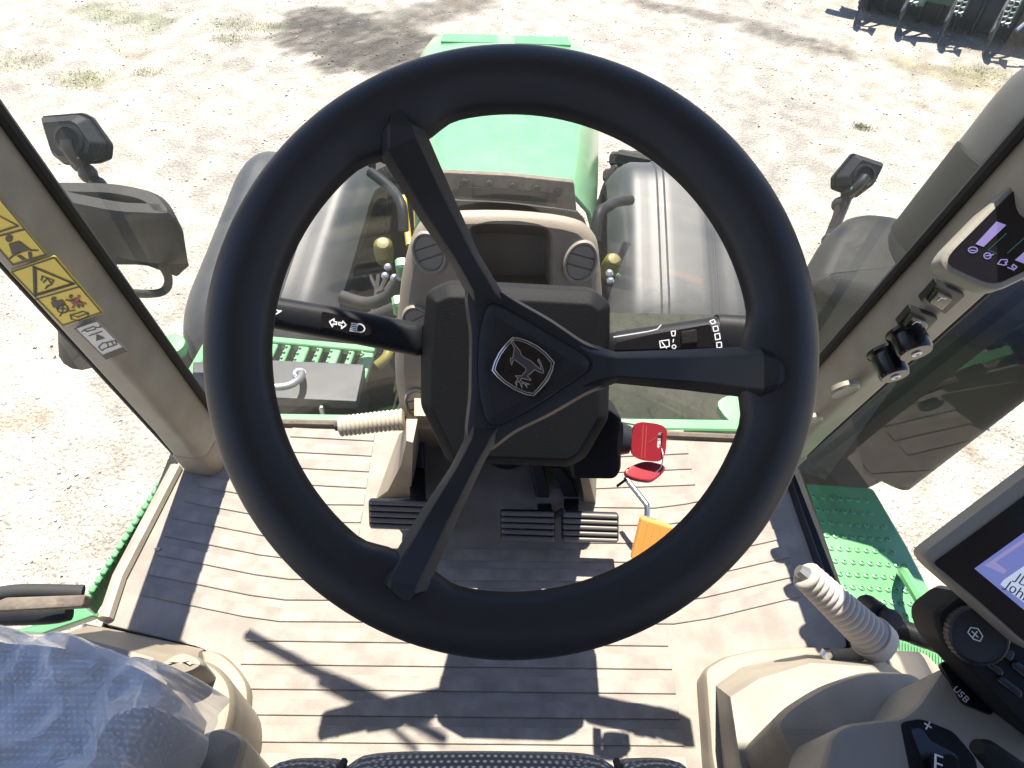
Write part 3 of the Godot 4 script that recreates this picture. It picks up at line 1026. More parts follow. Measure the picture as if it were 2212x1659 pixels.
	var br := frame(Vector3(0, F - 0.06, 0), Vector3(-0.3, 1, 0.2), Vector3.FORWARD)
	plate("step_bracket", M.green, tractor, br, [[188, 1298], [200, 1330], [90, 1368], [20, 1366], [120, 1340], [150, 1300]], 0.02, 0.004, 0.004)
	pipe("door_rail", M.rubber, tractor, [at_y(-60, 1300, 0.0), at_y(0, 1283, 0.0), at_y(60, 1277, 0.0), at_y(180, 1279, -0.02)], 0.012)
	var df := frame(Vector3(0, F - 0.05, 0), Vector3(0, 1, 0.3), Vector3.FORWARD)
	plate("door_step_panel", M.rust, tractor, df, [[-40, 1312], [10, 1290], [185, 1284], [178, 1310], [-40, 1322]], 0.02, 0.004, 0.004)
	pipe("step_tube", M.dark_plastic, tractor, [at_y(-60, 1330, -0.08), at_y(100, 1326, -0.08), at_y(150, 1318, -0.08)], 0.018, 14)
func build_right_outside() -> void:
	lamp("octagonal black work lamp standing behind the right exhaust cover", [[1842, 330], [1909, 352], [1884, 402], [1850, 428], [1798, 408], [1798, 383]], 1.72, [[1832, 418], [1812, 442], [1790, 520]], Vector3(0.2, 0.15, 0.0))
	# exhaust treatment housing beside the right pillar
	var top := frame(Vector3(0, F + 0.06, 0), Vector3(0, 1, 0.18), Vector3.FORWARD)
	var rings := []
	var poly := rounded(on2(top, [[1742, 610], [1762, 545], [1800, 478], [1850, 440], [1930, 446], [2010, 470], [2130, 520], [2330, 640], [2330, 800], [2050, 690]]), 0.04)
	if MB.area(poly) < 0: poly.reverse()
	for l in [[-0.60, 0.03], [-0.58, 0.0], [-0.05, 0.0], [-0.03, 0.004], [-0.01, 0.02], [0.0, 0.045]]:
		var q := MB.inset(poly, l[1])
		var r := PackedVector3Array()
		for p in q: r.append(top * Vector3(p.x, p.y, l[0]))
		rings.append(r)
	var mb := MB.new()
	mb.loft(rings)
	obj(mb, "exhaust_cover", M.dark_plastic, tractor, 32.0, "big dark dusty exhaust cover outside the right pillar")
	M.stack = mat(Color(0.075, 0.076, 0.078), 0.5, 0.2, "fine", 3.0, 0.2, "dust")
	var s0 := at_d(2005, 560, 1.42); var s1 := at_d(2318, 196, 1.16)
	var ax := (s1 - s0).normalized()
	var st := frame(s0, ax, Vector3.FORWARD)
	var len := (s1 - s0).length()
	var stack := MB.new()
	stack.lathe(st, [[0.095, -0.05], [0.095, len - 0.06], [0.092, len - 0.02], [0.086, len], [0.078, len], [0.078, len - 0.06], [0.0, len - 0.06]], 36)
	var sk := obj(stack, "exhaust_stack", M.stack, tractor, 38.0, "thick grey exhaust stack rising past the right pillar")
	var guard := MB.new()
	var rings2 := []
	var see := st.basis.inverse() * (cam_pos - s0)
	var face := rad_to_deg(atan2(see.y, see.x))
	for u in [0.03, len * 0.62]:
		var r := PackedVector3Array()
		for k in 17:
			var a := deg_to_rad(face + lerpf(-70.0, 48.0, k / 16.0))
			r.append(st * Vector3(cos(a) * 0.101, sin(a) * 0.101, u))
		for k in range(16, -1, -1):
			var a := deg_to_rad(face + lerpf(-70.0, 48.0, k / 16.0))
			r.append(st * Vector3(cos(a) * 0.097, sin(a) * 0.097, u))
		rings2.append(r)
	guard.loft(rings2)
	obj(guard, "heat_guard", M.dark_plastic, sk)
	plate("exhaust_skirt", M.dark_plastic, tractor, frame(Vector3(0, F, -0.97), Vector3(0.1, 0.15, 1)), [[1690, 930], [1702, 1085], [1788, 1096], [1882, 1054], [1956, 1018], [2040, 960], [1990, 890], [1800, 860]], 0.05, 0.008, 0.01)
	# dimpled green platform on the right
	var pl := frame(Vector3(0, F - 0.28, 0), Vector3.UP, Vector3.FORWARD)
	var deck := plate("right_platform", M.green, tractor, pl, [[1690, 1040], [1886, 1054], [1960, 1180], [2068, 1392], [1950, 1470], [1760, 1420], [1690, 1200]], 0.03, 0.004, 0.01, "dimpled dark green platform outside the right window")
	var dim := MB.new()
	for i in 22:
		for j in 12:
			var x := 1700.0 + i * 19.0 + (9.0 if j % 2 else 0.0)
			var y := 1070.0 + j * 27.0 + (x - 1700.0) * 0.07
			if x > 1868.0 + (y - 1060.0) * 0.55: continue
			dim.lathe(Transform3D(Basis(Vector3.RIGHT, -PI / 2), onp(pl, x, y)), [[0.0075, 0.0], [0.006, 0.003], [0.003, 0.004], [0.0025, 0.0015], [0.0, 0.0015]], 8)
	obj(dim, "dimples", M.green, deck).set_meta("kind", "stuff")
	var hg := MB.new()
	hg.tube(curve(v3([at_y(1950, 1238, -0.27), at_y(1955, 1242, -0.22), at_y(1990, 1300, -0.20), at_y(2030, 1372, -0.22), at_y(2032, 1380, -0.27)])), 0.012, 8)
	obj(hg, "platform_handle", M.green, deck)

# ---------------------------------------------------------------- the cab shell
var pillar_t := {}      # side -> frame of the pillar face that looks at the driver
func screen_at(x: float, h: float) -> Vector3:     # the curved windscreen
	return Vector3(x, F + h, -(0.945 - 0.16 * pow(x / 0.64, 2.0) - 0.055 * h))
func build_cab() -> void:
	var fl := frame(Vector3(0, F - 0.006, 0), Vector3.UP, Vector3.FORWARD)
	var base := MB.new()
	base.box(Transform3D(Basis(), Vector3(-0.01, F - 0.045, 0.05)), Vector3(1.24, 0.07, 1.84), 0.008)
	obj(base, "cab_floor", M.dark_plastic, tractor)
	# cab frame under the windscreen
	box_part("cab_sill", M.green, tractor, Vector3(0, F - 0.062, -0.917), Vector3(1.10, 0.05, 0.03), 0.004)
	var seal := MB.new()
	seal.tube(curve(v3([screen_at(-0.56, -0.04), screen_at(-0.3, -0.04), screen_at(0, -0.04), screen_at(0.3, -0.04), screen_at(0.56, -0.04)])), 0.004, 8)
	obj(seal, "windscreen_seal", M.rubber, tractor)
	var ws := MB.new()
	ws.grid(24, 16, func(u: float, w: float) -> Vector3: return screen_at(lerpf(-0.66, 0.66, u), lerpf(-0.035, 1.60, w)))
	obj(ws, "windscreen", M.glass, tractor, 60.0)
	for sx in [-1, 1]: build_pillar(sx)
	# right window and both rear quarter windows; the left door stands open
	var rw := MB.new()
	rw.grid(10, 10, func(u: float, w: float) -> Vector3: return Vector3(0.60 + 0.09 * sin(u * 2.4) + 0.03 * w, F + lerpf(-0.01, 1.58, w), lerpf(-0.80 + 0.24 * w, 0.45, u)))
	obj(rw, "right_window", M.clear_glass, tractor, 60.0)
	# roof; rear wall and posts stay unseen, enlarged to darken the cab
	var roof := MB.new()
	roof.prism(frame(Vector3(0, F + 1.62, 0), Vector3.UP, Vector3.FORWARD), rounded(PackedVector2Array([Vector2(-0.76, -0.95), Vector2(0.76, -0.95), Vector2(0.76, 0.86), Vector2(-0.76, 0.86)]), 0.1), 0.0, 0.16, 0.05)
	obj(roof, "cab_roof", M.green, tractor)
	var lining := MB.new()
	lining.box(Transform3D(Basis(), Vector3(0, F + 1.60, 0.06)), Vector3(1.34, 0.03, 1.60), 0.01)
	obj(lining, "roof_lining", M.beige, tractor)
	for sx in [-1, 1]:
		box_part("rear_post", M.beige, tractor, Vector3(sx * 0.66, F + 0.78, 0.42), Vector3(0.10, 1.62, 0.16), 0.02)
	box_part("rear_wall", M.beige, tractor, Vector3(0, F + 0.42, 0.90), Vector3(1.36, 0.92, 0.05), 0.01)
	build_mat()
	build_wiper()
func build_pillar(sx: int) -> void:
	var foot: Vector3
	var up: Vector3
	if sx < 0:
		foot = at_y(452, 980, 0.02)
		up = at_x(0, 425, foot.x - 0.004)
	else:
		foot = at_y(1668, 980, 0.02)
		up = at_x(2212, 434, foot.x + 0.012)
	var ax := (up - foot).normalized()
	var tall := 1.62 / ax.y
	# section: back face to the driver, slanted face to the windscreen, seal on the outside
	var half := PackedVector2Array([Vector2(-0.050, 0.040), Vector2(0.012, 0.050), Vector2(0.030, 0.034), Vector2(0.042, -0.052), Vector2(-0.046, -0.045)])
	for k in half.size(): half[k] *= 0.74
	half = rounded(half, 0.009, 3)
	var rings := []
	for k in 13:
		var f := float(k) / 12.0
		var c := foot + ax * tall * f
		var g := 1.0 + 0.10 * pow(max(0.0, 1.0 - f * 9.0), 2.0)
		var r := PackedVector3Array()
		for p in half: r.append(c + Vector3(-sx * p.x * g, 0, p.y * g))
		rings.append(r)
	var mb := MB.new()
	mb.loft(rings)
	var p := obj(mb, "pillar", M.beige_light, tractor, 34.0, "beige %s corner pillar of the cab" % ("left" if sx < 0 else "right"))
	var boot := MB.new()
	var br := []
	for l in [[-0.03, 1.16], [0.045, 1.14], [0.052, 1.08]]:
		var r := PackedVector3Array()
		for q in half: r.append(foot + ax * float(l[0]) + Vector3(-sx * q.x * l[1], 0, q.y * l[1]))
		br.append(r)
	boot.loft(br)
	obj(boot, "pillar_foot", M.beige, p)
	for q in [Vector2(0.035, -0.038), Vector2(-0.039, 0.019)]:
		var s := MB.new()
		s.tube(v3([foot + Vector3(-sx * q.x, -0.01, q.y), foot + ax * tall + Vector3(-sx * q.x, 0, q.y)]), 0.0075, 8)
		obj(s, "pillar_seal", M.rubber, p)
	var n := Vector3(-sx * 0.010, 0, 0.066).normalized()          # normal of the back face
	n = Vector3(sx * -0.150, 0, 0.99)
	var e := Vector3(-sx * 0.066, 0, 0.010)
	n = e.cross(ax) * (1.0 if sx < 0 else -1.0)
	if n.z < 0: n = -n
	var t := frame(foot + Vector3(-sx * -0.037, 0, 0.0296), n, ax)
	pillar_t[sx] = lift(t, 0.0012)
	if sx < 0: left_decals()
	else: right_switches(p)
func print_part(parent: Node, called: String, m: Material, t: Transform3D, fills: Array, lines: Array, w := 0.0015, z := 0.0006) -> void:
	var mb := MB.new()
	for f in fills: mb.flat_poly(t, on2(t, f), z)
	for l in lines: mb.stroke(t, on2(t, l), w, false, z)
	mb.uv.resize(mb.v.size())
	obj(mb, called, m, parent, 20.0)
func circle(x: float, y: float, rx: float, ry := -1.0, n := 16, a0 := 0.0, a1 := 360.0) -> Array:
	var out := []
	if ry < 0: ry = rx
	for k in n + 1:
		var a := deg_to_rad(lerpf(a0, a1, float(k) / n))
		out.append([x + cos(a) * rx, y - sin(a) * ry])
	return out
func z2(p: Array) -> Array:            # points read on an enlargement of the left pillar
	var out := []
	for q in p: out.append([q[0] * 0.22395, 414.8 + q[1] * 0.22395])
	return out
func decal(called: String, label: String, m: Material, outline: Array) -> MeshInstance3D:
	var t: Transform3D = pillar_t[-1]
	var o := plate(called, m, tractor, lift(t, 0.0008), outline, 0.0008, 0.0, 0.004, label)
	return o
func left_decals() -> void:
	var t: Transform3D = lift(pillar_t[-1], 0.0009)
	var d1 := decal("warning_decal", "yellow warning decal of a seated figure with a lap belt", M.decal_yellow, z2([[-150, 40], [10, 85], [455, 605], [120, 712], [-200, 330]]))
	print_part(d1, "pictogram", M.ink, t, [z2(circle(90, 445, 36, 36, 14)), z2([[85, 495], [185, 470], [300, 555], [215, 580], [118, 600]]), z2([[160, 612], [195, 605], [255, 650], [215, 655]]), z2([[270, 575], [305, 575], [312, 630], [280, 640]])],
		[z2([[20, 90], [445, 600], [125, 700], [-100, 440]]), z2([[-60, 200], [175, 325], [-60, 400]]), z2([[-40, 430], [235, 358]]), z2([[290, 560], [365, 562]]), z2([[95, 640], [130, 610], [200, 575]])], 0.0022)
	var d2 := decal("warning_decal", "yellow warning decal with a triangle and a crossed-out figure", M.decal_yellow, z2([[85, 765], [530, 612], [1000, 1165], [600, 1302]]))
	print_part(d2, "pictogram", M.ink, t, [z2(circle(520, 1030, 26, 22, 12)), z2([[490, 1060], [600, 1035], [640, 1085], [560, 1120], [515, 1110]]), z2(circle(685, 1005, 20, 18, 12)), z2([[660, 1040], [740, 1015], [790, 1060], [720, 1090]]), z2([[735, 1090], [765, 1075], [780, 1115], [760, 1120]]), z2([[775, 1075], [800, 1065], [815, 1105], [795, 1112]])],
		[z2([[110, 770], [525, 630], [980, 1160], [605, 1285], [110, 770]]), z2([[345, 735], [700, 882], [350, 985], [345, 735]]), z2([[340, 1035], [770, 910]]), z2(circle(605, 1125, 52, 40)), z2([[605, 1090], [605, 1165]]), z2([[555, 1125], [655, 1125]]), z2([[640, 1150], [725, 1140]]), z2([[600, 1160], [580, 1195]]), z2([[680, 1185], [750, 1205], [850, 1165], [800, 1150], [740, 1170], [680, 1185], [690, 1225], [755, 1240], [850, 1200], [850, 1165]]),
		z2([[400, 850], [410, 810], [520, 850], [500, 880]]), z2([[420, 870], [460, 830], [500, 890], [450, 910]]), z2([[440, 930], [470, 900]])], 0.0020)
	print_part(d2, "triangle", M.ink, t, [], [z2([[330, 722], [712, 882], [340, 998], [330, 722]])], 0.0034)
	print_part(d2, "cross_mark", M.red_ink, t, [], [z2([[640, 1040], [830, 1075]]), z2([[705, 1115], [765, 1000]])], 0.003, 0.0009)
	var d3 := decal("service_decal", "small white decal with a grease gun, a triangle and an open book", M.decal_white, z2([[725, 1315], [935, 1242], [1228, 1532], [1025, 1612]]))
	print_part(d3, "pictogram", M.ink, t, [z2([[930, 1370], [1015, 1408], [930, 1435]]), z2([[990, 1570], [1185, 1495], [1230, 1535], [1025, 1615]])],
		[z2([[725, 1315], [935, 1242], [1228, 1532]]), z2([[725, 1315], [1025, 1612]]), z2([[790, 1345], [820, 1325], [905, 1295], [925, 1305], [915, 1325], [830, 1345], [815, 1330]]), z2([[925, 1308], [975, 1300], [965, 1285]]), z2([[860, 1385], [985, 1342]]),
		z2([[950, 1495], [990, 1455], [1030, 1450], [1075, 1440], [1120, 1430], [1125, 1470], [1080, 1485], [1035, 1500], [1000, 1515], [985, 1530], [950, 1495]]), z2([[1030, 1450], [1050, 1495]]), z2([[1075, 1440], [1100, 1480]])], 0.0016)
func right_switches(p: Node) -> void:
	var t: Transform3D = pillar_t[1]
	for q in [[[1988, 652], [2024, 612], [2086, 640], [2042, 680]], [[1938, 702], [1968, 668], [2028, 690], [1990, 728]]]:
		var sw := plate("rocker_switch", M.black, p, lift(t, 0.004), q, 0.008, 0.002, 0.003)
		var c := Vector2.ZERO
		for k in q: c += Vector2(k[0], k[1]) * 0.25
		var key := []
		for k in q: key.append([lerpf(c.x, k[0], 0.55) - 4, lerpf(c.y, k[1], 0.6) + 4])
		var mb := MB.new()
		var poly := on2(lift(t, 0.010), key)
		mb.prism(t, poly, 0.0, 0.012, 0.004)
		obj(mb, "key_cap", M.gloss, sw)
		print_part(sw, "icon", M.white_ink, lift(t, 0.0125), [], [[[c.x - 10, c.y + 3], [c.x - 2, c.y - 3], [c.x + 8, c.y - 1]]], 0.0016)
	for q in [[1950, 722, 0.021, 0.034, 0.6], [1903, 765, 0.019, 0.040, 0.9]]:
		var o := onp(t, q[0] + 6, q[1] - 8)
		var f := Transform3D(t.basis, o)
		var mb := MB.new()
		var r: float = q[2]; var l: float = q[3]
		mb.lathe(f, [[r * 1.18, 0.0], [r * 1.18, 0.004], [r, 0.008], [r, l - 0.004], [r * 0.9, l], [0.0, l]], 28)
		var k := obj(mb, "socket_knob", M.gloss, p)
		var dot := MB.new()
		dot.lathe(Transform3D(t.basis, o + t.basis.z * l), [[0.006, 0.0], [0.006, 0.0015], [0.004, 0.002], [0.003, 0.0008], [0.0, 0.0008]], 16)
		obj(dot, "socket_pin", M.silver, k)
		var tab := MB.new()
		tab.box(Transform3D(t.basis, o + t.basis.z * l * 0.8 - t.basis.y * r * 1.05), Vector3(0.010, 0.012, 0.006), 0.002)
		obj(tab, "tab", M.gloss, k)
	for q in [[1822, 838, 0.0215], [1750, 905, 0.019]]:
		var mb := MB.new()
		mb.lathe(Transform3D(t.basis, onp(t, q[0], q[1])), [[q[2], -0.002], [q[2], 0.005], [q[2] - 0.003, 0.008], [q[2] - 0.006, 0.006], [0.0, 0.005]], 28)
		obj(mb, "blanking_cap", M.beige_light, p)
func build_mat() -> void:
	var m := thing("floor_mat", "beige ribbed rubber floor mat under the pedals", "floor mat", Vector3(0, F, -0.5))
	var t := frame(Vector3(0, F, 0), Vector3.UP, Vector3.FORWARD)
	var yc := func(x: float, y: float) -> Vector2:
		var q := t.affine_inverse() * onp(t, x, y)
		return Vector2(q.x, q.y)
	var out := PackedVector2Array()
	var pts := on2(t, [[440, 912], [1625, 948], [1694, 1010], [1715, 1085], [1778, 1262], [1836, 1400], [1640, 1420], [1520, 1440], [1535, 1700], [520, 1700], [530, 1480], [440, 1400], [215, 1345], [252, 1250], [376, 1012]])
	out = rounded(pts, 0.015, 2)
	var mb := MB.new()
	mb.prism(t, out, -0.009, 0.0, 0.002)
	obj(mb, "base_sheet", M.mat, m)
	var lip := MB.new()
	var lp := PackedVector3Array()
	for p in [[376, 1012], [252, 1250], [222, 1340]]: lp.append(onp(t, p[0], p[1]) + Vector3(0.006, 0.004, 0))
	lip.tube(lp, 0.012, 8)
	obj(lip, "edge_lip", M.beige_light, m)
	var fl := MB.new()
	fl.tube(v3([onp(t, 455, 913) + Vector3(0, 0.004, 0), onp(t, 1060, 926) + Vector3(0, 0.004, 0), onp(t, 1620, 950) + Vector3(0, 0.004, 0)]), 0.008, 8)
	obj(fl, "front_lip", M.rust, m)
	# raised ribs: level in the middle, bent forward at both sides
	for k in 17:
		var a := 0.832 - 0.0366 * k
		var lx := -0.40; var rx := 0.385
		var bent := a < 0.70 and a > 0.445
		var hole := k < 7                                         # the pedal box interrupts the front ribs
		if a <= 0.445:
			lx = -0.385; rx = 0.285
		var spans := [[lx, rx]]
		if hole and a > 0.60: spans = [[lx, -0.235], [0.115 if a > 0.70 else 0.13, rx]]
		if hole and a > 0.74: spans[1][0] = 0.16
		for s in spans:
			var top := PackedVector2Array(); var bot := PackedVector2Array()
			var xs := [s[0]]
			if bent and s[0] == lx: xs = [-0.575 + 0.03 * clampf((a - 0.6) / 0.1, 0.0, 1.0), -0.50, -0.40, -0.34]
			if bent and s[1] == rx: xs.append_array([0.30, 0.36, 0.45, 0.525 - 0.04 * clampf((a - 0.55) / 0.1, 0.0, 1.0)])
			else: xs.append(s[1])
			for x in xs:
				var f := 0.0
				if x < -0.36: f = (-0.36 - x) * 0.20
				if x > 0.32: f = (x - 0.32) * 0.24
				bot.append(Vector2(x, a + f))
				top.append(Vector2(x, a + f + 0.0225))
			top.reverse()
			bot.append_array(top)
			var rb := MB.new()
			rb.prism(t, bot, 0.0005, 0.0025, 0.0007, 0.0, 1)
			obj(rb, "rib", M.rib, m, 30.0)
	for q in [[247, 1290, 0.011], [343, 1188, 0.006]]:
		var s := MB.new()
		var c := onp(t, q[0], q[1])
		s.ball(Vector3.ZERO, Vector3(q[2], q[2] * 0.45, q[2] * 0.55), 6)
		for k in s.v.size(): s.v[k] = s.v[k] * (1.0 + 0.25 * sin(s.v[k].x * 600.0)) + c + Vector3(0, 0.004, 0)
		var o := obj(s, "pebble", M.dull_steel)
		o.set_meta("label", "%s grey pebble lying on the shaded side of the floor mat" % ("flat" if q[2] > 0.01 else "tiny dark"))
		o.set_meta("category", "pebble")
func build_wiper() -> void:
	var el := deg_to_rad(SUN_EL); var az := deg_to_rad(SUN_AZ)
	var to_sun := Vector3(-sin(az) * cos(el), sin(el), -cos(az) * cos(el))
	var lift_to := func(px: float, py: float) -> Vector3:         # from a shadow on the floor up to the windscreen
		var s := at_y(px, py, 0.0)
		var p := s
		for k in 400:
			p = s + to_sun * (k * 0.005)
			if -p.z >= -screen_at(p.x, p.y - F).z + 0.012: break
		return p
	var w := thing("wiper", "black double-link windscreen wiper parked across the upper glass", "wiper", lift_to.call(540, 1375))
	pipe("blade", M.black, w, [lift_to.call(535, 1372), lift_to.call(700, 1462), lift_to.call(960, 1600)], 0.008, 8)
	pipe("arm", M.black, w, [lift_to.call(620, 1420), lift_to.call(750, 1475), lift_to.call(930, 1558)], 0.005, 8)
	pipe("arm", M.black, w, [lift_to.call(690, 1478), lift_to.call(800, 1540), lift_to.call(900, 1620)], 0.005, 8)

# ---------------------------------------------------------------- dash and steering column
func build_console() -> void:
	# beige dash: a tapering body whose face leans away from the driver
	var d := thing("dash_console", "beige dash console with round air vents behind the steering column", "dash", Vector3(0, F, -0.82))
	var t := frame(at_z(1090, 560, 0.80), Vector3(0, 0.42, 1.0))
	var outline := [[864, 612], [874, 560], [886, 520], [908, 480], [950, 464], [1004, 459], [1100, 459], [1192, 467], [1245, 478], [1268, 490], [1288, 514], [1296, 545], [1303, 640], [1303, 760], [1290, 860], [1262, 935], [880, 935], [860, 880], [850, 790], [856, 690]]
	var poly := curve2(on2(t, outline), 2, true)
	if MB.area(poly) < 0: poly.reverse()
	var bin := [[1010, 488], [1060, 477], [1120, 477], [1165, 484], [1192, 496], [1198, 520], [1196, 640], [1100, 640], [1012, 640], [1004, 520]]
	# face with an opening for the storage tray: body as a CSG-free ring of two halves
	var mb := MB.new()
	var hole := rounded(on2(t, bin), 0.008, 3)
	var rings := []
	for l in [[-0.10, 0.0], [-0.016, 0.0], [-0.010, 0.002], [-0.003, 0.008], [0.0, 0.016]]:
		var q := MB.inset(poly, l[1])
		var r := PackedVector3Array()
		for p in q: r.append(t * Vector3(p.x, p.y + minf(0.0, l[0] + 0.016) * 0.75, l[0]))
		rings.append(r)
	mb.loft(rings, true, true, false)
	var inner := MB.inset(poly, 0.016)
	var mid := Vector2.ZERO
	for q in hole: mid += q / hole.size()
	var ra := PackedVector3Array(); var rb := PackedVector3Array()
	for k in 120:
		var dir := Vector2.from_angle(TAU * k / 120.0)
		var p := hit(mid, dir, inner); var q := hit(mid, dir, hole)
		ra.append(t * Vector3(p.x, p.y, 0.0)); rb.append(t * Vector3(q.x, q.y, 0.0))
	mb.loft([ra, rb], true, false, false)
	var body := obj(mb, "console_body", M.beige, d, 34.0)
	var tray := MB.new()
	var tr := []
	for l in [[0.0, 0.0], [-0.004, 0.003], [-0.08, 0.008]]:
		var q := MB.inset(hole if MB.area(hole) > 0 else reversed(hole), l[1])
		var r := PackedVector3Array()
		for p in q: r.append(t * Vector3(p.x, p.y, l[0]))
		tr.append(r)
	tr.reverse()
	tray.loft(tr, true, true, false)
	tray.uv.resize(tray.v.size())
	obj(tray, "storage_tray", M.beige, d, 34.0)
	for q in [[927, 546, 0.0265, 0.35], [1254, 566, 0.027, -0.25], [905, 700, 0.026, 0.5], [905, 872, 0.024, 0.3]]:
		vent(d, Transform3D(t.basis.rotated(t.basis.z, q[3]), onp(t, q[0], q[1])), q[2], 1.3)
	# black ceramic edge of the windscreen with its dotted fringe
	var wt := frame(screen_at(0.0, 0.50), Vector3(0, 0.05, 1))
	var fr := plate("windscreen_band", M.black, tractor, wt, [[960, 430], [986, 433], [1100, 439], [1192, 450], [1247, 458], [1262, 474], [1272, 500], [1240, 492], [1192, 476], [1100, 468], [990, 466], [955, 470]], 0.004, 0.0, 0.0, "black printed band at the foot of the windscreen")
	var dots := MB.new()
	for row in 5:
		for k in 64:
			var x := 990.0 + k * 3.3 + (1.65 if row % 2 else 0.0)
			var y := 430.5 - row * 2.6 + (x - 990.0) * 0.083
			if x > 1192: continue
			var r := 0.0006 * (1.0 - row * 0.14)
			var c := onp(wt, x, y)
			dots.quad(c + Vector3(-r, -r, 0), c + Vector3(r, -r, 0), c + Vector3(r, r, 0), c + Vector3(-r, r, 0))
	for row in 5:
		for k in 16:
			var f := k / 15.0
			var c := onp(wt, lerpf(1196, 1284, f) + row * 2.6 * f, 450.0 + 42.0 * f * f - row * 2.4 * (1.2 - f))
			var r := 0.0008 * (1.0 - row * 0.14)
			dots.quad(c + Vector3(-r, -r, 0), c + Vector3(r, -r, 0), c + Vector3(r, r, 0), c + Vector3(-r, r, 0))
	dots.uv.resize(dots.v.size())
	obj(dots, "dot_fringe", M.black, fr, 20.0).set_meta("kind", "stuff")
	# pedestal between the pedals
	for side in [[[0.0, [[812, 1078], [862, 938], [912, 938], [884, 1074]]], [0.05, [[838, 1060], [866, 936], [910, 936], [888, 1062]]], [0.14, [[866, 1005], [872, 930], [905, 930], [890, 1010]]], [0.30, [[878, 952], [878, 905], [902, 905], [892, 956]]]],
		[[0.0, [[1258, 950], [1292, 952], [1287, 1088], [1262, 1086]]], [0.05, [[1258, 946], [1288, 948], [1281, 1066], [1260, 1064]]], [0.14, [[1250, 938], [1276, 940], [1268, 1018], [1250, 1016]]], [0.30, [[1240, 910], [1262, 914], [1254, 962], [1240, 960]]]],
		[[0.0, [[895, 925], [1270, 935], [1270, 975], [895, 965]]], [0.30, [[895, 860], [1262, 868], [1262, 905], [895, 898]]]]]:
		var ped := MB.new()
		var foot := []
		for s in side:
			var r := PackedVector3Array()
			for p in s[1]: r.append(at_y(p[0], p[1], s[0]))
			foot.append(r)
		ped.loft(foot)
		obj(ped, "pedestal_side" if side.size() > 2 else "pedestal_wall", M.beige, d, 28.0)
	# left grip of the dash: ribbed boot
	var g := thing("ribbed_boot", "cream ribbed rubber boot sticking out left of the dash", "lever boot", at_d(735, 918, 1.12))
	boot_mesh(g, at_d(872, 905, 1.08), at_d(733, 921, 1.08), 0.0165, 0.0165, 15, M.cream_boot)
	var tip := MB.new()
	tip.tube(v3([at_d(735, 921, 1.08), at_d(724, 923, 1.08)]), 0.006, 10)
	obj(tip, "lever_tip", M.black, g)
	build_column()
func boot_mesh(parent: Node, a: Vector3, b: Vector3, r0: float, r1: float, n: int, m: Material) -> void:
	var path := PackedVector3Array()
	var rad := []
	for k in n:
		for j in 6:
			var f := (k + j / 6.0) / n
			path.append(a.lerp(b, f))
			var w := 0.5 - 0.5 * cos(TAU * j / 6.0)
			rad.append(lerpf(r0, r1, f) * (0.87 + 0.15 * pow(w, 0.6)))
	path.append(b)
	rad.append(r1 * 0.8)
	var mb := MB.new()
	mb.tube(path, rad, 20)
	obj(mb, "bellows", m, parent, 60.0)
func vent(parent: Node, f: Transform3D, r: float, tall: float) -> void:
	var sc := Transform3D(Basis(f.basis.x * 0.86, f.basis.y * 1.14, f.basis.z), f.origin)
	var ring := MB.new()
	ring.lathe(sc, [[r * 1.06, -0.004], [r * 1.06, 0.003], [r * 0.98, 0.0055], [r * 0.86, 0.003], [r * 0.85, -0.004]], 36, false)
	ring.uv.resize(ring.v.size())
	var v := obj(ring, "air_vent", M.vent, parent)
	for part in [[-1.0, -0.30], [-0.24, 0.34], [0.40, 1.0]]:
		var poly := PackedVector2Array()
		for k in 13:
			var y := lerpf(part[0], part[1], k / 12.0)
			poly.append(Vector2(-sqrt(max(0.0, 1.0 - y * y)) * r * 0.84, y * r * 0.84))
		for k in range(12, -1, -1):
			var y := lerpf(part[0], part[1], k / 12.0)
			poly.append(Vector2(sqrt(max(0.0, 1.0 - y * y)) * r * 0.84, y * r * 0.84 + 0.0001))
		var clean := PackedVector2Array()
		for p in poly:
			if clean.is_empty() or clean[clean.size() - 1].distance_to(p) > 0.0004: clean.append(p)
		var mb := MB.new()
		mb.prism(sc, clean, -0.003, 0.0022 + 0.001 * absf(part[0] + part[1]), 0.0008, 0.0, 1)
		obj(mb, "flap", M.vent, v)
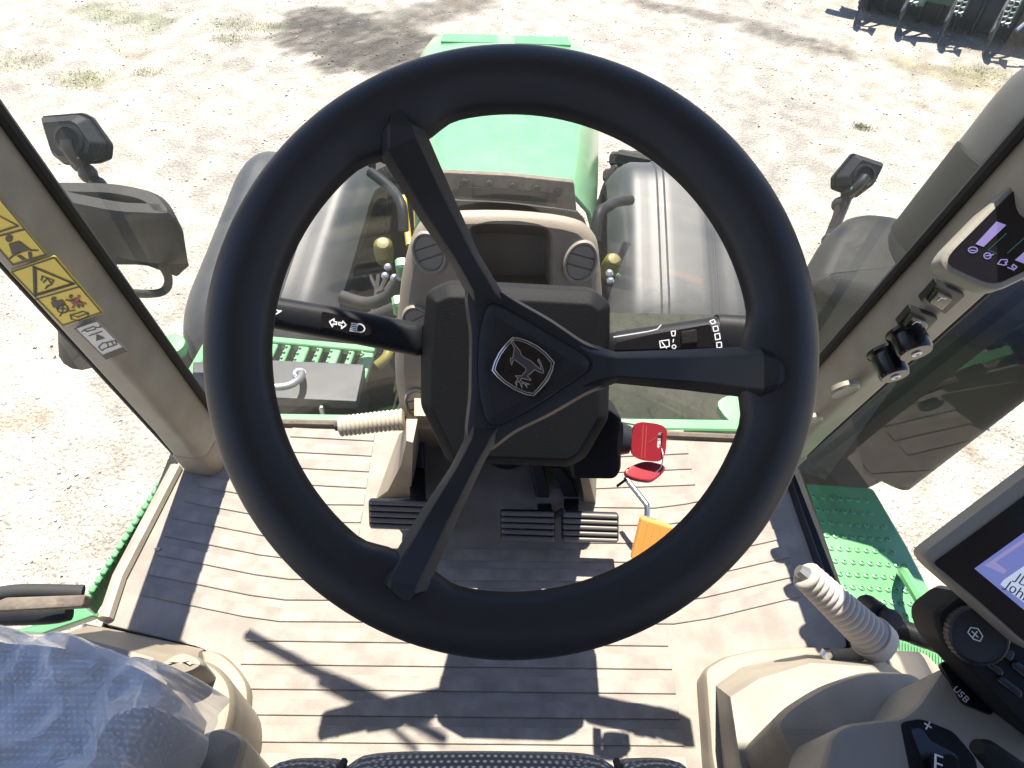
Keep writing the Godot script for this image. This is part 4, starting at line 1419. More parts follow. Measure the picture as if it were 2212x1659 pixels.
func build_column() -> void:
	var c := thing("steering_column", "dark grey steering column cowl with two stalks behind the wheel", "steering column", at_d(1110, 900, 0.95))
	var t := facing(1110, 820, 0.79)
	t = Transform3D(t.basis * Basis.from_euler(Vector3(0.24, 0, 0)), t.origin)
	var px := [[906, 760], [918, 634], [966, 613], [1286, 630], [1321, 656], [1319, 822], [1317, 909], [1268, 995], [1232, 1016], [966, 1006], [906, 882]]
	var poly := rounded(on2(t, px), 0.007, 3)
	if MB.area(poly) < 0: poly.reverse()
	var rings := []
	for l in [[-0.13, 0.035], [-0.10, 0.012], [-0.05, 0.0], [-0.012, 0.0], [-0.008, 0.0015], [0.002, 0.0125], [0.0035, 0.016]]:
		var q := MB.inset(poly, l[1])
		var r := PackedVector3Array()
		for p in q: r.append(t * Vector3(p.x, p.y, l[0]))
		rings.append(r)
	var mb := MB.new()
	mb.loft(rings)
	obj(mb, "cowl", M.cowl, c, 30.0)
	plate("switch_housing", M.cowl, c, lift(t, -0.05), [[1235, 880], [1318, 884], [1345, 905], [1343, 1020], [1330, 1039], [1236, 1038]], 0.07, 0.008, 0.006)
	var col := MB.new()
	col.tube(v3([t * Vector3(0, 0.0, -0.02), t * Vector3(0, 0.01, -0.15), at_y(1095, 960, 0.02)]), [0.055, 0.055, 0.05], 20)
	obj(col, "column_tube", M.black, c)
	# stalks
	var n := 0.0185
	var ls := MB.new()
	ls.loft(bar_rings([[at_d(915, 702, 0.800), at_d(915, 768, 0.800), 0.016], [at_d(900, 697, 0.795), at_d(900, 770, 0.795), n], [at_d(760, 669, 0.775), at_d(760, 742, 0.775), n], [at_d(590, 640, 0.750), at_d(590, 710, 0.750), n], [at_d(562, 635, 0.745), at_d(562, 703, 0.745), n], [at_d(552, 640, 0.745), at_d(552, 695, 0.745), 0.012]]))
	var left := obj(ls, "turn_stalk", M.stalk, c, 40.0)
	var lt := frame(at_d(760, 705, 0.775), cam_basis.z)
	lt = plane_through(at_d(600, 668, 0.752 - 0.0193), at_d(890, 735, 0.792 - 0.0193), cam_basis.y)
	plate("icon_inset", M.gloss, left, lift(lt, 0.0006), [[695, 672], [770, 690], [788, 697], [804, 708], [802, 722], [786, 727], [760, 722], [692, 705]], 0.001, 0.0, 0.003)
	var z8 := func(p: Array) -> Array:
		var out := []
		for q in p: out.append([570.3 + q[0] * 0.15626, 622.2 + q[1] * 0.15626])
		return out
	print_part(left, "stalk_icons", M.white_ink, lift(lt, 0.0010), [],
		[z8.call([[905, 465], [970, 425], [965, 462], [1005, 472], [1000, 505], [955, 495], [945, 535], [905, 465]]), z8.call([[1135, 515], [1090, 455], [1080, 485], [1035, 475], [1030, 505], [1075, 520], [1070, 560], [1135, 515]]),
		z8.call([[1210, 485], [1280, 500]]), z8.call([[1205, 510], [1272, 524]]), z8.call([[1200, 537], [1266, 550]]), z8.call([[1193, 562], [1260, 576]]), z8.call([[1187, 588], [1258, 602]]),
		z8.call([[1300, 497], [1340, 500], [1375, 525], [1392, 560], [1380, 595], [1345, 612], [1275, 605], [1280, 550], [1300, 497]]),
		z8.call([[68, 275], [95, 280], [150, 290], [195, 315], [195, 345], [160, 362], [120, 355], [90, 325], [75, 300]]), z8.call([[90, 275], [110, 290]]), z8.call([[195, 315], [238, 315], [195, 345]])], 0.0013)
	var rs := MB.new()
	rs.loft(bar_rings([[at_d(1310, 722, 0.805), at_d(1310, 790, 0.805), 0.016], [at_d(1330, 716, 0.800), at_d(1330, 800, 0.800), n], [at_d(1530, 686, 0.775), at_d(1530, 776, 0.775), n], [at_d(1548, 683, 0.773), at_d(1548, 777, 0.773), n]]))
	var right := obj(rs, "wiper_stalk", M.stalk, c, 40.0)
	var rg := MB.new()
	rg.loft(bar_rings([[at_d(1546, 680, 0.773), at_d(1546, 780, 0.773), 0.019], [at_d(1556, 679, 0.772), at_d(1556, 780, 0.772), 0.0195], [at_d(1620, 682, 0.765), at_d(1620, 778, 0.765), 0.019], [at_d(1646, 690, 0.762), at_d(1646, 772, 0.762), 0.016]]))
	obj(rg, "twist_end", M.stalk, right, 40.0)
	var rt := plane_through(at_d(1340, 755, 0.799 - 0.0193), at_d(1530, 735, 0.775 - 0.0193), cam_basis.y)
	plate("icon_inset", M.gloss, right, lift(rt, 0.0004), [[1328, 742], [1400, 724], [1535, 700], [1540, 750], [1330, 756]], 0.001, 0.0, 0.003)
	plate("thumb_roller", M.cowl, right, lift(rt, 0.005), [[1470, 716], [1505, 710], [1508, 742], [1472, 746]], 0.006, 0.002, 0.003)
	print_part(right, "stalk_icons", M.white_ink, lift(rt, 0.0012), [],
		[[[1326, 728], [1400, 716], [1420, 711], [1428, 702]], [[1425, 737], [1445, 734], [1446, 748], [1427, 751], [1425, 737]], [[1430, 739], [1440, 752]], [[1450, 716], [1459, 715], [1458, 725], [1452, 726], [1450, 716]], circle(1456, 749, 4, 4, 10), [[1455, 733], [1454, 739]]], 0.0011)
	print_part(right, "ring_icons", M.white_ink, lift(rt, 0.0026), [],
		[[[1533, 694], [1542, 690], [1546, 697], [1538, 700], [1533, 694]], [[1540, 706], [1550, 704], [1552, 714], [1542, 716], [1540, 706]], [[1544, 722], [1554, 720], [1556, 732], [1546, 734], [1544, 722]], [[1548, 740], [1558, 739], [1559, 750], [1549, 752], [1548, 740]],
		[[1618, 718], [1630, 715], [1634, 724], [1622, 728], [1618, 718]], [[1608, 724], [1612, 724]]], 0.0011)
	# ignition lock and keys
	var lock := MB.new()
	var k0 := at_d(1340, 948, 0.80)
	lock.tube(v3([k0, at_d(1360, 950, 0.80)]), [0.019, 0.016], 20)
	obj(lock, "ignition_lock", M.black, c)
	var key := thing("ignition_key", "red ignition key with a slotted grip stuck in the lock", "key", at_d(1362, 950, 0.80))
	var kt := facing(1400, 950, 0.80)
	key_grip(key, kt, [[1368, 918], [1385, 911], [1425, 916], [1440, 926], [1436, 980], [1425, 997], [1385, 994], [1364, 984], [1362, 960]], [[1420, 936], [1425, 932], [1430, 936], [1428, 965], [1422, 970], [1418, 964]])
	var sh := MB.new()
	sh.box(Transform3D(cam_basis, at_d(1362, 950, 0.80)), Vector3(0.016, 0.010, 0.003), 0.001)
	obj(sh, "key_blade", M.dark_plastic, key)
	var ring := thing("key_ring", "thin wire ring through the upright red key", "key ring", at_d(1424, 985, 0.80))
	pipe("wire_loop", M.steel, ring, [at_d(1424, 960, 0.803), at_d(1430, 972, 0.795), at_d(1432, 990, 0.79), at_d(1427, 1010, 0.79), at_d(1414, 1022, 0.79)], 0.0007, 6)
	var spare := thing("spare_key", "second red key hanging below the ignition key", "key", at_d(1400, 1015, 0.80))
	var st := Transform3D(cam_basis * Basis.from_euler(Vector3(-0.5, 0.2, 0.1)), at_d(1395, 1018, 0.805))
	key_grip(spare, st, [[1382, 1000], [1400, 998], [1432, 1006], [1437, 1016], [1424, 1030], [1405, 1043], [1370, 1038], [1348, 1028], [1350, 1014]], [])
	var b2 := MB.new()
	b2.tube(v3([at_d(1352, 1036, 0.81), at_d(1333, 1050, 0.82)]), 0.0022, 6, true, 0.5)
	obj(b2, "key_blade", M.dark_plastic, spare)
func plane_through(a: Vector3, b: Vector3, up: Vector3) -> Transform3D:
	var x := (b - a).normalized()
	var n := x.cross(up).normalized()
	if n.dot(cam_basis.z) < 0: n = -n
	return Transform3D(Basis(n.cross(x).cross(n).normalized(), n.cross(x).normalized(), n), (a + b) * 0.5)
func key_grip(parent: Node, t: Transform3D, pts: Array, hole: Array) -> void:
	var mb := MB.new()
	var outer := rounded(on2(t, pts), 0.006, 3)
	if MB.area(outer) < 0: outer.reverse()
	if hole.is_empty():
		mb.prism(t, outer, -0.004, 0.004, 0.0018, 0.0018)
		obj(mb, "key_grip", M.red, parent)
		return
	var hh := on2(t, hole)
	if MB.area(hh) > 0: hh.reverse()
	var bi := 0; var bj := 0; var bd := 1e9
	for i in outer.size():
		for j in hh.size():
			var dd := outer[i].distance_to(hh[j])
			if dd < bd: bd = dd; bi = i; bj = j
	var kh := PackedVector2Array()
	for i in outer.size() + 1: kh.append(outer[(bi + i) % outer.size()])
	for j in hh.size() + 1: kh.append(hh[(bj + j) % hh.size()] + (Vector2(0.00004, 0.00004) if j == hh.size() else Vector2.ZERO))
	kh[outer.size()] += Vector2(0.00004, -0.00004)
	mb.prism(t, kh, -0.004, 0.004, 0.0)
	obj(mb, "key_grip", M.red, parent)
	var rb := MB.new()
	rb.stroke(t, on2(t, [[1388, 918], [1384, 988]]), 0.0012, false, 0.0044)
	rb.stroke(t, on2(t, [[1395, 919], [1391, 989]]), 0.0012, false, 0.0044)
	rb.stroke(t, on2(t, [[1400, 955], [1415, 945]]), 0.0012, false, 0.0044)
	rb.uv.resize(rb.v.size())
	obj(rb, "grip_line", M.red_ink, parent)
func hit(c: Vector2, dir: Vector2, poly: PackedVector2Array) -> Vector2:
	var best := c
	for i in poly.size():
		var x = Geometry2D.segment_intersects_segment(c, c + dir * 4.0, poly[i], poly[(i + 1) % poly.size()])
		if x != null and (x - c).length() > (best - c).length(): best = x
	return best

# ---------------------------------------------------------------- steering wheel and pedals
func build_wheel() -> void:
	var t := facing(1104, 762, 0.522)
	var w := thing("steering_wheel", "large black three-spoke steering wheel with a deer badge", "steering wheel", t.origin)
	var spokes := [deg_to_rad(116.6), deg_to_rad(-3.5), deg_to_rad(243.8)]
	var rim := MB.new()
	var rings := []
	var n := 144
	for i in n:
		var a := TAU * i / n
		var e := 0.0
		for s in spokes:
			var d := absf(angle_difference(a, s))
			e += 0.0085 * exp(-pow(d / 0.17, 4.0))
		var r := PackedVector3Array()
		for k in 28:
			var f := TAU * k / 28
			var cr := cos(f); var cz := sin(f)
			var rad := 0.2052 + (0.0246 * cr if cr > 0 else (0.0246 + e) * cr)
			# the rim is a little squared and has a shallow hollow on its inner upper side
			var hz := 0.0215 * signf(cz) * pow(absf(cz), 0.9)
			if cz > 0.0: hz -= 0.0028 * exp(-pow((f - 2.25) / 0.42, 2.0))
			r.append(t * Vector3(cos(a) * rad, sin(a) * rad, hz))
		rings.append(r)
	rings.append(rings[0])
	rim.loft(rings, true, false, false)
	obj(rim, "rim", M.rim, w, 50.0)
	# spokes: [edge, edge, depth] from the rim inwards
	var st := [
		[[[845, 262], [878, 250], 0.4965], [[824, 284], [918, 280], 0.4965], [[824, 340], [926, 298], 0.500], [[905, 472], [985, 436], 0.540], [[975, 572], [1035, 548], 0.562], [[1004, 628], [1090, 640], 0.574], [[1008, 690], [1120, 660], 0.582]],
		[[[1683, 778], [1684, 832], 0.4965], [[1668, 760], [1672, 850], 0.4965], [[1640, 747], [1640, 862], 0.500], [[1480, 755], [1480, 843], 0.545], [[1330, 760], [1330, 828], 0.570], [[1270, 742], [1270, 848], 0.576], [[1200, 700], [1200, 880], 0.582]],
		[[[868, 1288], [898, 1286], 0.4965], [[826, 1258], [922, 1276], 0.4965], [[826, 1238], [928, 1262], 0.500], [[905, 1110], [985, 1130], 0.540], [[972, 1010], [1045, 1000], 0.562], [[1002, 950], [1085, 930], 0.574], [[1008, 880], [1120, 905], 0.582]]]
	for s in st:
		var rr := []
		var fine := []
		for i in s.size() - 1:
			for k in 4:
				var f := k / 4.0
				fine.append([[lerpf(s[i][0][0], s[i + 1][0][0], f), lerpf(s[i][0][1], s[i + 1][0][1], f)], [lerpf(s[i][1][0], s[i + 1][1][0], f), lerpf(s[i][1][1], s[i + 1][1][1], f)], lerpf(s[i][2], s[i + 1][2], f)])
		fine.append(s[s.size() - 1])
		for q in fine:
			var d: float = q[2]
			var a := at_d(q[0][0], q[0][1], d + 0.010); var b := at_d(q[1][0], q[1][1], d + 0.010)
			var u := (b - a)
			var z := t.basis.z
			var k: float = min(0.0085, u.length() * 0.24)
			var un := u.normalized()
			rr.append(PackedVector3Array([a - z * 0.006, a, a + un * k * 0.75 + z * 0.0085, a + un * k + z * 0.010, b - un * k + z * 0.010, b - un * k * 0.75 + z * 0.0085, b, b - z * 0.006, b - un * 0.010 - z * 0.016, a + un * 0.010 - z * 0.016]))
		var mb := MB.new()
		mb.loft(rr)
		obj(mb, "spoke", M.black, w, 26.0)
	# hub
	var ht := facing(1110, 790, 0.577)
	var hub := plate("hub", M.black, w, ht, [[1000, 640], [1012, 592], [1062, 606], [1110, 640], [1190, 685], [1270, 740], [1318, 752], [1322, 800], [1318, 836], [1275, 850], [1190, 900], [1110, 938], [1062, 978], [1014, 990], [1000, 940], [1010, 860], [1012, 720]], 0.045, 0.010, 0.010)
	var pt := lift(ht, 0.003)
	var pad := on2(pt, [[1046, 668], [1060, 653], [1085, 660], [1180, 716], [1262, 764], [1277, 782], [1272, 800], [1240, 824], [1150, 884], [1085, 918], [1062, 920], [1046, 905], [1034, 850], [1030, 790], [1034, 720]])
	var ps := rounded(pad, 0.008, 4)
	if MB.area(ps) < 0: ps.reverse()
	var pr := []
	for l in [[-0.006, 0.0], [-0.0005, 0.0], [0.0, 0.0006], [0.0003, 0.0016], [-0.0012, 0.004], [-0.0035, 0.012]]:
		var q := MB.inset(ps, l[1])
		var r := PackedVector3Array()
		for p in q: r.append(pt * Vector3(p.x, p.y, l[0]))
		pr.append(r)
	var pm := MB.new()
	pm.loft(pr)
	obj(pm, "hub_pad", M.black, w, 32.0)
	var line := MB.new()
	var lp := PackedVector3Array()
	for p in ps: lp.append(pt * Vector3(p.x, p.y, -0.0004))
	lp.append(lp[0])
	line.tube(lp, 0.0006, 6, false)
	obj(line, "pad_edge", M.cowl, w)
	# badge
	var bt := lift(ht, 0.0042)
	var zb := func(p: Array) -> Array:
		var out := []
		for q in p: out.append([1045.6 + q[0] * 0.09898, 708.6 + q[1] * 0.09898])
		return out
	var shield := on2(bt, zb.call([[600, 180], [760, 190], [960, 255], [1180, 370], [1360, 510], [1560, 740], [1520, 930], [1420, 1140], [1270, 1330], [1090, 1510], [900, 1480], [650, 1370], [420, 1220], [270, 1085], [150, 930], [200, 740], [300, 530], [430, 360]]))
	var bm := MB.new()
	bm.prism(bt, shield, -0.0045, 0.0, 0.0008, 0.0, 1)
	var badge := obj(bm, "badge", M.gloss, w)
	var ring := MB.new()
	for off in [0.0012, 0.0030]:
		var path := PackedVector3Array()
		var q := MB.inset(shield if MB.area(shield) > 0 else reversed(shield), off)
		for p in q: path.append(bt * Vector3(p.x, p.y, 0.0003))
		path.append(path[0])
		ring.tube(path, 0.0006 if off < 0.002 else 0.0004, 6, false)
	obj(ring, "badge_frame", M.silver, badge)
	var deer := [[590, 230], [630, 195], [640, 300], [665, 360], [780, 490], [820, 600], [890, 650], [1030, 725], [1130, 820], [1240, 915], [1225, 790], [1170, 720], [1185, 665], [1235, 750], [1285, 900], [1300, 970], [1270, 990], [1100, 910], [945, 1050], [1015, 1110], [1015, 1140], [820, 1095], [790, 1130], [850, 1180], [1000, 1230], [910, 1225], [940, 1300], [890, 1230], [830, 1190], [825, 1310], [780, 1190], [760, 1160], [715, 1190], [710, 1280], [685, 1190], [745, 1090], [680, 1040], [820, 1045], [910, 935], [915, 880], [820, 800], [660, 690], [620, 740], [605, 810], [575, 720], [580, 655], [630, 660], [640, 560], [660, 440], [610, 350]]
	var dm := MB.new()
	dm.prism(bt, on2(bt, zb.call(deer)), 0.0, 0.0005, 0.0)
	obj(dm, "deer_emblem", M.badge, badge)
	var ol := MB.new()
	var dp := on2(bt, zb.call(deer))
	ol.stroke(bt, dp, 0.0005, true, 0.0006)
	ol.uv.resize(ol.v.size())
	obj(ol, "deer_outline", M.silver, badge)
func build_pedals() -> void:
	M.pedal = mat(Color(0.15, 0.14, 0.13), 0.30)
	pedal("clutch_pedal", "black ribbed clutch pedal with a straight arm", [[795, 1080], [926, 1084], [926, 1146], [797, 1141]], [[899, 940, 900], [901, 1010, 902], [903, 1080, 903]], 17.0)
	pedal("brake_pedal", "black ribbed brake pedal of the pair, on the clutch side", [[1080, 1104], [1200, 1106], [1200, 1170], [1081, 1166]], [[1160, 1005, 0], [1168, 1050, 0], [1176, 1085, 0], [1177, 1110, 0]], 15.0)
	pedal("brake_pedal", "black ribbed brake pedal of the pair, next to the orange accelerator", [[1213, 1107], [1337, 1111], [1337, 1172], [1214, 1169]], [[1200, 1010, 0], [1222, 1040, 0], [1234, 1075, 0], [1234, 1110, 0]], 16.0)
	var latch := thing("pedal_latch", "small black latch between the two brake pedals", "latch", at_d(1205, 1112, 1.15))
	var l := MB.new()
	l.box(Transform3D(cam_basis * Basis.from_euler(Vector3(0, 0, 0.6)), at_d(1206, 1110, 1.158)), Vector3(0.026, 0.010, 0.012), 0.003)
	obj(l, "latch_bar", M.black, latch)
	# accelerator
	var a := thing("accelerator_pedal", "orange accelerator pedal on a bent steel rod", "pedal", at_y(1410, 1170, 0.0))
	var t := Transform3D(cam_basis * Basis.from_euler(Vector3(0.1, 0, 0)), at_d(1410, 1170, 1.14))
	var pad := plate("pad", M.orange, a, t, [[1386, 1119], [1456, 1140], [1442, 1200], [1411, 1226], [1364, 1209]], 0.014, 0.003, 0.004)
	for k in 4:
		var f := (k + 0.9) / 5.0
		var x0 := lerpf(1386, 1456, f); var y0 := lerpf(1119, 1140, f) + 8
		var g := MB.new()
		g.tube(v3([onp(t, x0, y0), onp(t, x0 - 20 + 1 * k, y0 + 82 - k * 6)]), 0.0010, 6)
		obj(g, "pad_rib", M.orange, pad)
	pipe("rod", M.steel, a, [at_d(1352, 1032, 1.20), at_d(1362, 1046, 1.19), at_d(1392, 1084, 1.17), at_d(1398, 1096, 1.165), at_d(1397, 1124, 1.158)], 0.0048, 10)
	pipe("hinge_pin", M.steel, a, [at_d(1384, 1113, 1.15), at_d(1418, 1122, 1.15)], 0.0012, 6)
	var stem := MB.new()
	stem.tube(v3([onp(lift(t, -0.014), 1405, 1190), at_y(1400, 1225, 0.0)]), 0.008, 8)
	obj(stem, "stop", M.black, a)
func pedal(called: String, label: String, pts: Array, arm: Array, half: float) -> void:
	var d := 1.155
	var cx: float = (pts[0][0] + pts[2][0]) * 0.5
	var cy: float = (pts[0][1] + pts[2][1]) * 0.5
	var t := Transform3D(cam_basis * Basis.from_euler(Vector3(0.12, 0, 0)), at_d(cx, cy, d))
	var p := thing(called, label, "pedal", at_y(cx, cy, 0.0), "clutch and brake pedals")
	var pad := plate("pad", M.black, p, lift(t, -0.004), pts, 0.012, 0.003, 0.005)
	for k in 5:
		var f := 0.08 + 0.84 * k / 4.0
		var a := onp(t, lerpf(pts[0][0], pts[3][0], f) + 3.0, lerpf(pts[0][1], pts[3][1], f))
		var b := onp(t, lerpf(pts[1][0], pts[2][0], f) - 3.0, lerpf(pts[1][1], pts[2][1], f))
		var mb := MB.new()
		mb.tube(v3([a, a.lerp(b, 0.02), a.lerp(b, 0.98), b]), [0.002, 0.0042, 0.0042, 0.002], 10)
		obj(mb, "pad_ridge", M.pedal, pad)
	var st := []
	for q in arm:
		var f: float = (q[1] - arm[0][1]) / (arm[arm.size() - 1][1] - arm[0][1])
		var dd := lerpf(1.30, d + 0.02, f)
		st.append([at_d(q[0] - half, q[1], dd), at_d(q[0] + half, q[1], dd), 0.008])
	var am := MB.new()
	am.loft(bar_rings(st, 4.0, 16))
	obj(am, "arm", M.black, p, 40.0)

# ---------------------------------------------------------------- seats and the beige panels beside them
func build_seats() -> void:
	# operator's seat: only its front roll shows
	var s := thing("operator_seat", "grey woven cloth operator seat in front of the wheel", "seat", at_y(1060, 1640, 0.0) + Vector3(0, 0, 0.25))
	var top := 0.455
	var cushion := func(called: String, x0: float, x1: float, y0: float, drop: float) -> void:
		var a := at_y(x0, y0, top); var b := at_y(x1, y0, top)
		var mb := MB.new()
		var rings := []
		for k in 21:
			var f := k / 20.0
			var e := 2.0 * f - 1.0
			var edge := pow(max(0.0, 1.0 - pow(absf(e), 6.0)), 0.5)
			var x := lerpf(a.x, b.x, f)
			var r := PackedVector3Array()
			var z0 := a.z + 0.0
			for q in [[-0.005, -0.13], [-0.012, -0.07], [0.0, -0.03], [0.022, -0.006], [0.055, 0.0], [0.12, -0.004], [0.45, -0.02], [0.47, -0.05], [0.47, -0.13]]:
				r.append(Vector3(x, F + top + drop * absf(e) * 0.35 + (q[1] + 0.06) * (0.72 + 0.28 * edge) - 0.06, z0 + q[0] + 0.012 * (1.0 - edge)))
			rings.append(r)
		mb.loft(rings)
		obj(mb, called, M.cloth, s, 60.0)
	cushion.call("cushion", 728, 1346, 1606, -0.006)
	cushion.call("side_bolster", 560, 726, 1622, -0.012)
	cushion.call("side_bolster", 1348, 1508, 1622, -0.012)
	var seam := MB.new()
	for x in [727.0, 1347.0]:
		var a := at_y(x, 1608, top)
		seam.tube(v3([a + Vector3(0, -0.045, 0.002), a + Vector3(0, -0.026, 0.022), a + Vector3(0, -0.018, 0.06), a + Vector3(0, -0.03, 0.3)]), 0.0035, 6)
	obj(seam, "seam_piping", M.rubber, s)
	var base := MB.new()
	base.box(Transform3D(Basis(), Vector3(-0.01, F + 0.15, 0.10)), Vector3(0.36, 0.28, 0.40), 0.02)
	obj(base, "seat_base", M.cowl, s)
	var back := MB.new()
	back.box(Transform3D(Basis.from_euler(Vector3(-0.15, 0, 0)), Vector3(-0.01, F + 0.80, 0.44)), Vector3(0.46, 0.75, 0.12), 0.05)
	obj(back, "backrest", M.cloth, s)
	# passenger seat wrapped in clear film
	var p := thing("passenger_seat", "folding passenger seat in blue-grey woven cloth by the left door", "seat", at_y(180, 1560, 0.0))
	var pt := 0.36
	var edge := [[-160, 1372], [0, 1378], [110, 1386], [220, 1408], [310, 1440], [366, 1486], [372, 1540], [350, 1600], [318, 1680], [290, 1780], [-160, 1790]]
	var t := frame(Vector3(0, F + pt, 0), Vector3.UP, Vector3.FORWARD)
	var poly := curve2(on2(t, edge), 3, true)
	if MB.area(poly) < 0: poly.reverse()
	var mid := Vector2.ZERO
	for q in poly: mid += q / poly.size()
	var cm := MB.new()
	var rings := []
	for l in [[-0.09, 0.97], [-0.06, 1.0], [-0.03, 0.995], [-0.010, 0.96], [0.002, 0.90], [0.010, 0.78], [0.016, 0.55], [0.018, 0.25]]:
		var r := PackedVector3Array()
		for q in poly: r.append(t * Vector3(lerpf(mid.x, q.x, l[1]), lerpf(mid.y, q.y, l[1]), l[0]))
		rings.append(r)
	cm.loft(rings)
	obj(cm, "cushion", M.cloth, p, 60.0)
	var shell := MB.new()
	shell.prism(lift(t, -0.10), MB.inset(poly, 0.012), -0.03, 0.0, 0.004)
	obj(shell, "seat_shell", M.beige, p)
	box_part("seat_bracket", M.beige, p, Vector3(mid.x - 0.02, F + 0.11, -mid.y), Vector3(0.14, 0.26, 0.12), 0.02)
	var film := thing("plastic_cover", "clear crinkled plastic film over the passenger seat", "plastic cover", at_y(200, 1500, pt))
	var nz := FastNoiseLite.new()
	nz.seed = 77
	nz.frequency = 9.0
	nz.fractal_octaves = 3
	var rid := FastNoiseLite.new()
	rid.seed = 12
	rid.frequency = 7.0
	rid.fractal_type = FastNoiseLite.FRACTAL_RIDGED
	rid.fractal_octaves = 2
	var fm := MB.new()
	var fr := []
	var dense := curve2(on2(t, [[-160, 1358], [0, 1363], [90, 1370], [200, 1388], [300, 1420], [330, 1432], [365, 1436], [405, 1452], [452, 1460], [432, 1490], [424, 1540], [408, 1590], [372, 1640], [330, 1700], [300, 1800], [-160, 1800]]), 7, true)
	if MB.area(dense) < 0: dense.reverse()
	var steps := 26
	for i in steps + 1:
		var f := float(i) / steps
		var sc := lerpf(1.015, 0.04, f)
		var r := PackedVector3Array()
		for q in dense:
			var x := lerpf(mid.x, q.x, sc); var y := lerpf(mid.y, q.y, sc)
			var hgt := 0.022 - 0.10 * pow(max(0.0, (sc - 0.80) / 0.215), 1.6)
			var wr := 0.016 * nz.get_noise_2d(x * 1.0, y * 1.0) + 0.016 * rid.get_noise_2d(x * 1.1 + 3.0, y * 1.1)
			r.append(t * Vector3(x, y, hgt + 0.012 + wr * (0.55 + 0.9 * sc)))
		fr.append(r)
	fm.loft(fr, true, false, true)
	obj(fm, "film", M.wrap, film, 30.0)
	# beige trim left of the operator's seat
	var c := thing("left_console", "beige moulded trim boxes beside the passenger seat", "side console", at_y(450, 1560, 0.0))
	var wedge := MB.new()
	wedge.loft([PackedVector3Array([at_y(178, 1345, 0.0), at_y(440, 1402, 0.0), at_y(450, 1520, 0.0), at_y(160, 1520, 0.0)]), PackedVector3Array([at_y(190, 1352, 0.06), at_y(430, 1408, 0.06), at_y(450, 1520, 0.06), at_y(160, 1520, 0.06)]), PackedVector3Array([at_y(140, 1368, 0.14), at_y(330, 1420, 0.14), at_y(400, 1530, 0.14), at_y(140, 1530, 0.14)])])
	obj(wedge, "wheel_arch_trim", M.beige, c, 25.0)
	level("base_trim", M.beige, c, 0.16, 0.0, [[330, 1438], [420, 1410], [462, 1428], [490, 1455], [504, 1490], [502, 1540], [470, 1640], [470, 1760], [300, 1760]], 0.02, 0.02)
	level("flange", M.beige, c, 0.025, 0.0, [[420, 1400], [470, 1400], [515, 1440], [538, 1480], [536, 1530], [520, 1600], [520, 1740], [440, 1740], [430, 1500]], 0.012, 0.02)
	level("seat_latch_cover", M.beige_light, c, 0.215, 0.15, [[318, 1440], [388, 1398], [428, 1412], [442, 1432], [415, 1452], [370, 1462]], 0.014, 0.014)
	level("side_box", M.beige_light, c, 0.22, 0.02, [[388, 1600], [470, 1560], [520, 1580], [528, 1604], [500, 1690], [480, 1780], [420, 1780], [398, 1640]], 0.016, 0.016)
	level("side_box_recess", M.rubber, c, 0.17, 0.02, [[340, 1640], [400, 1640], [410, 1780], [330, 1780]], 0.004, 0.01)
	level("seat_rail", M.cowl, c, 0.03, 0.0, [[524, 1660], [620, 1650], [640, 1760], [524, 1760]], 0.006, 0.004)

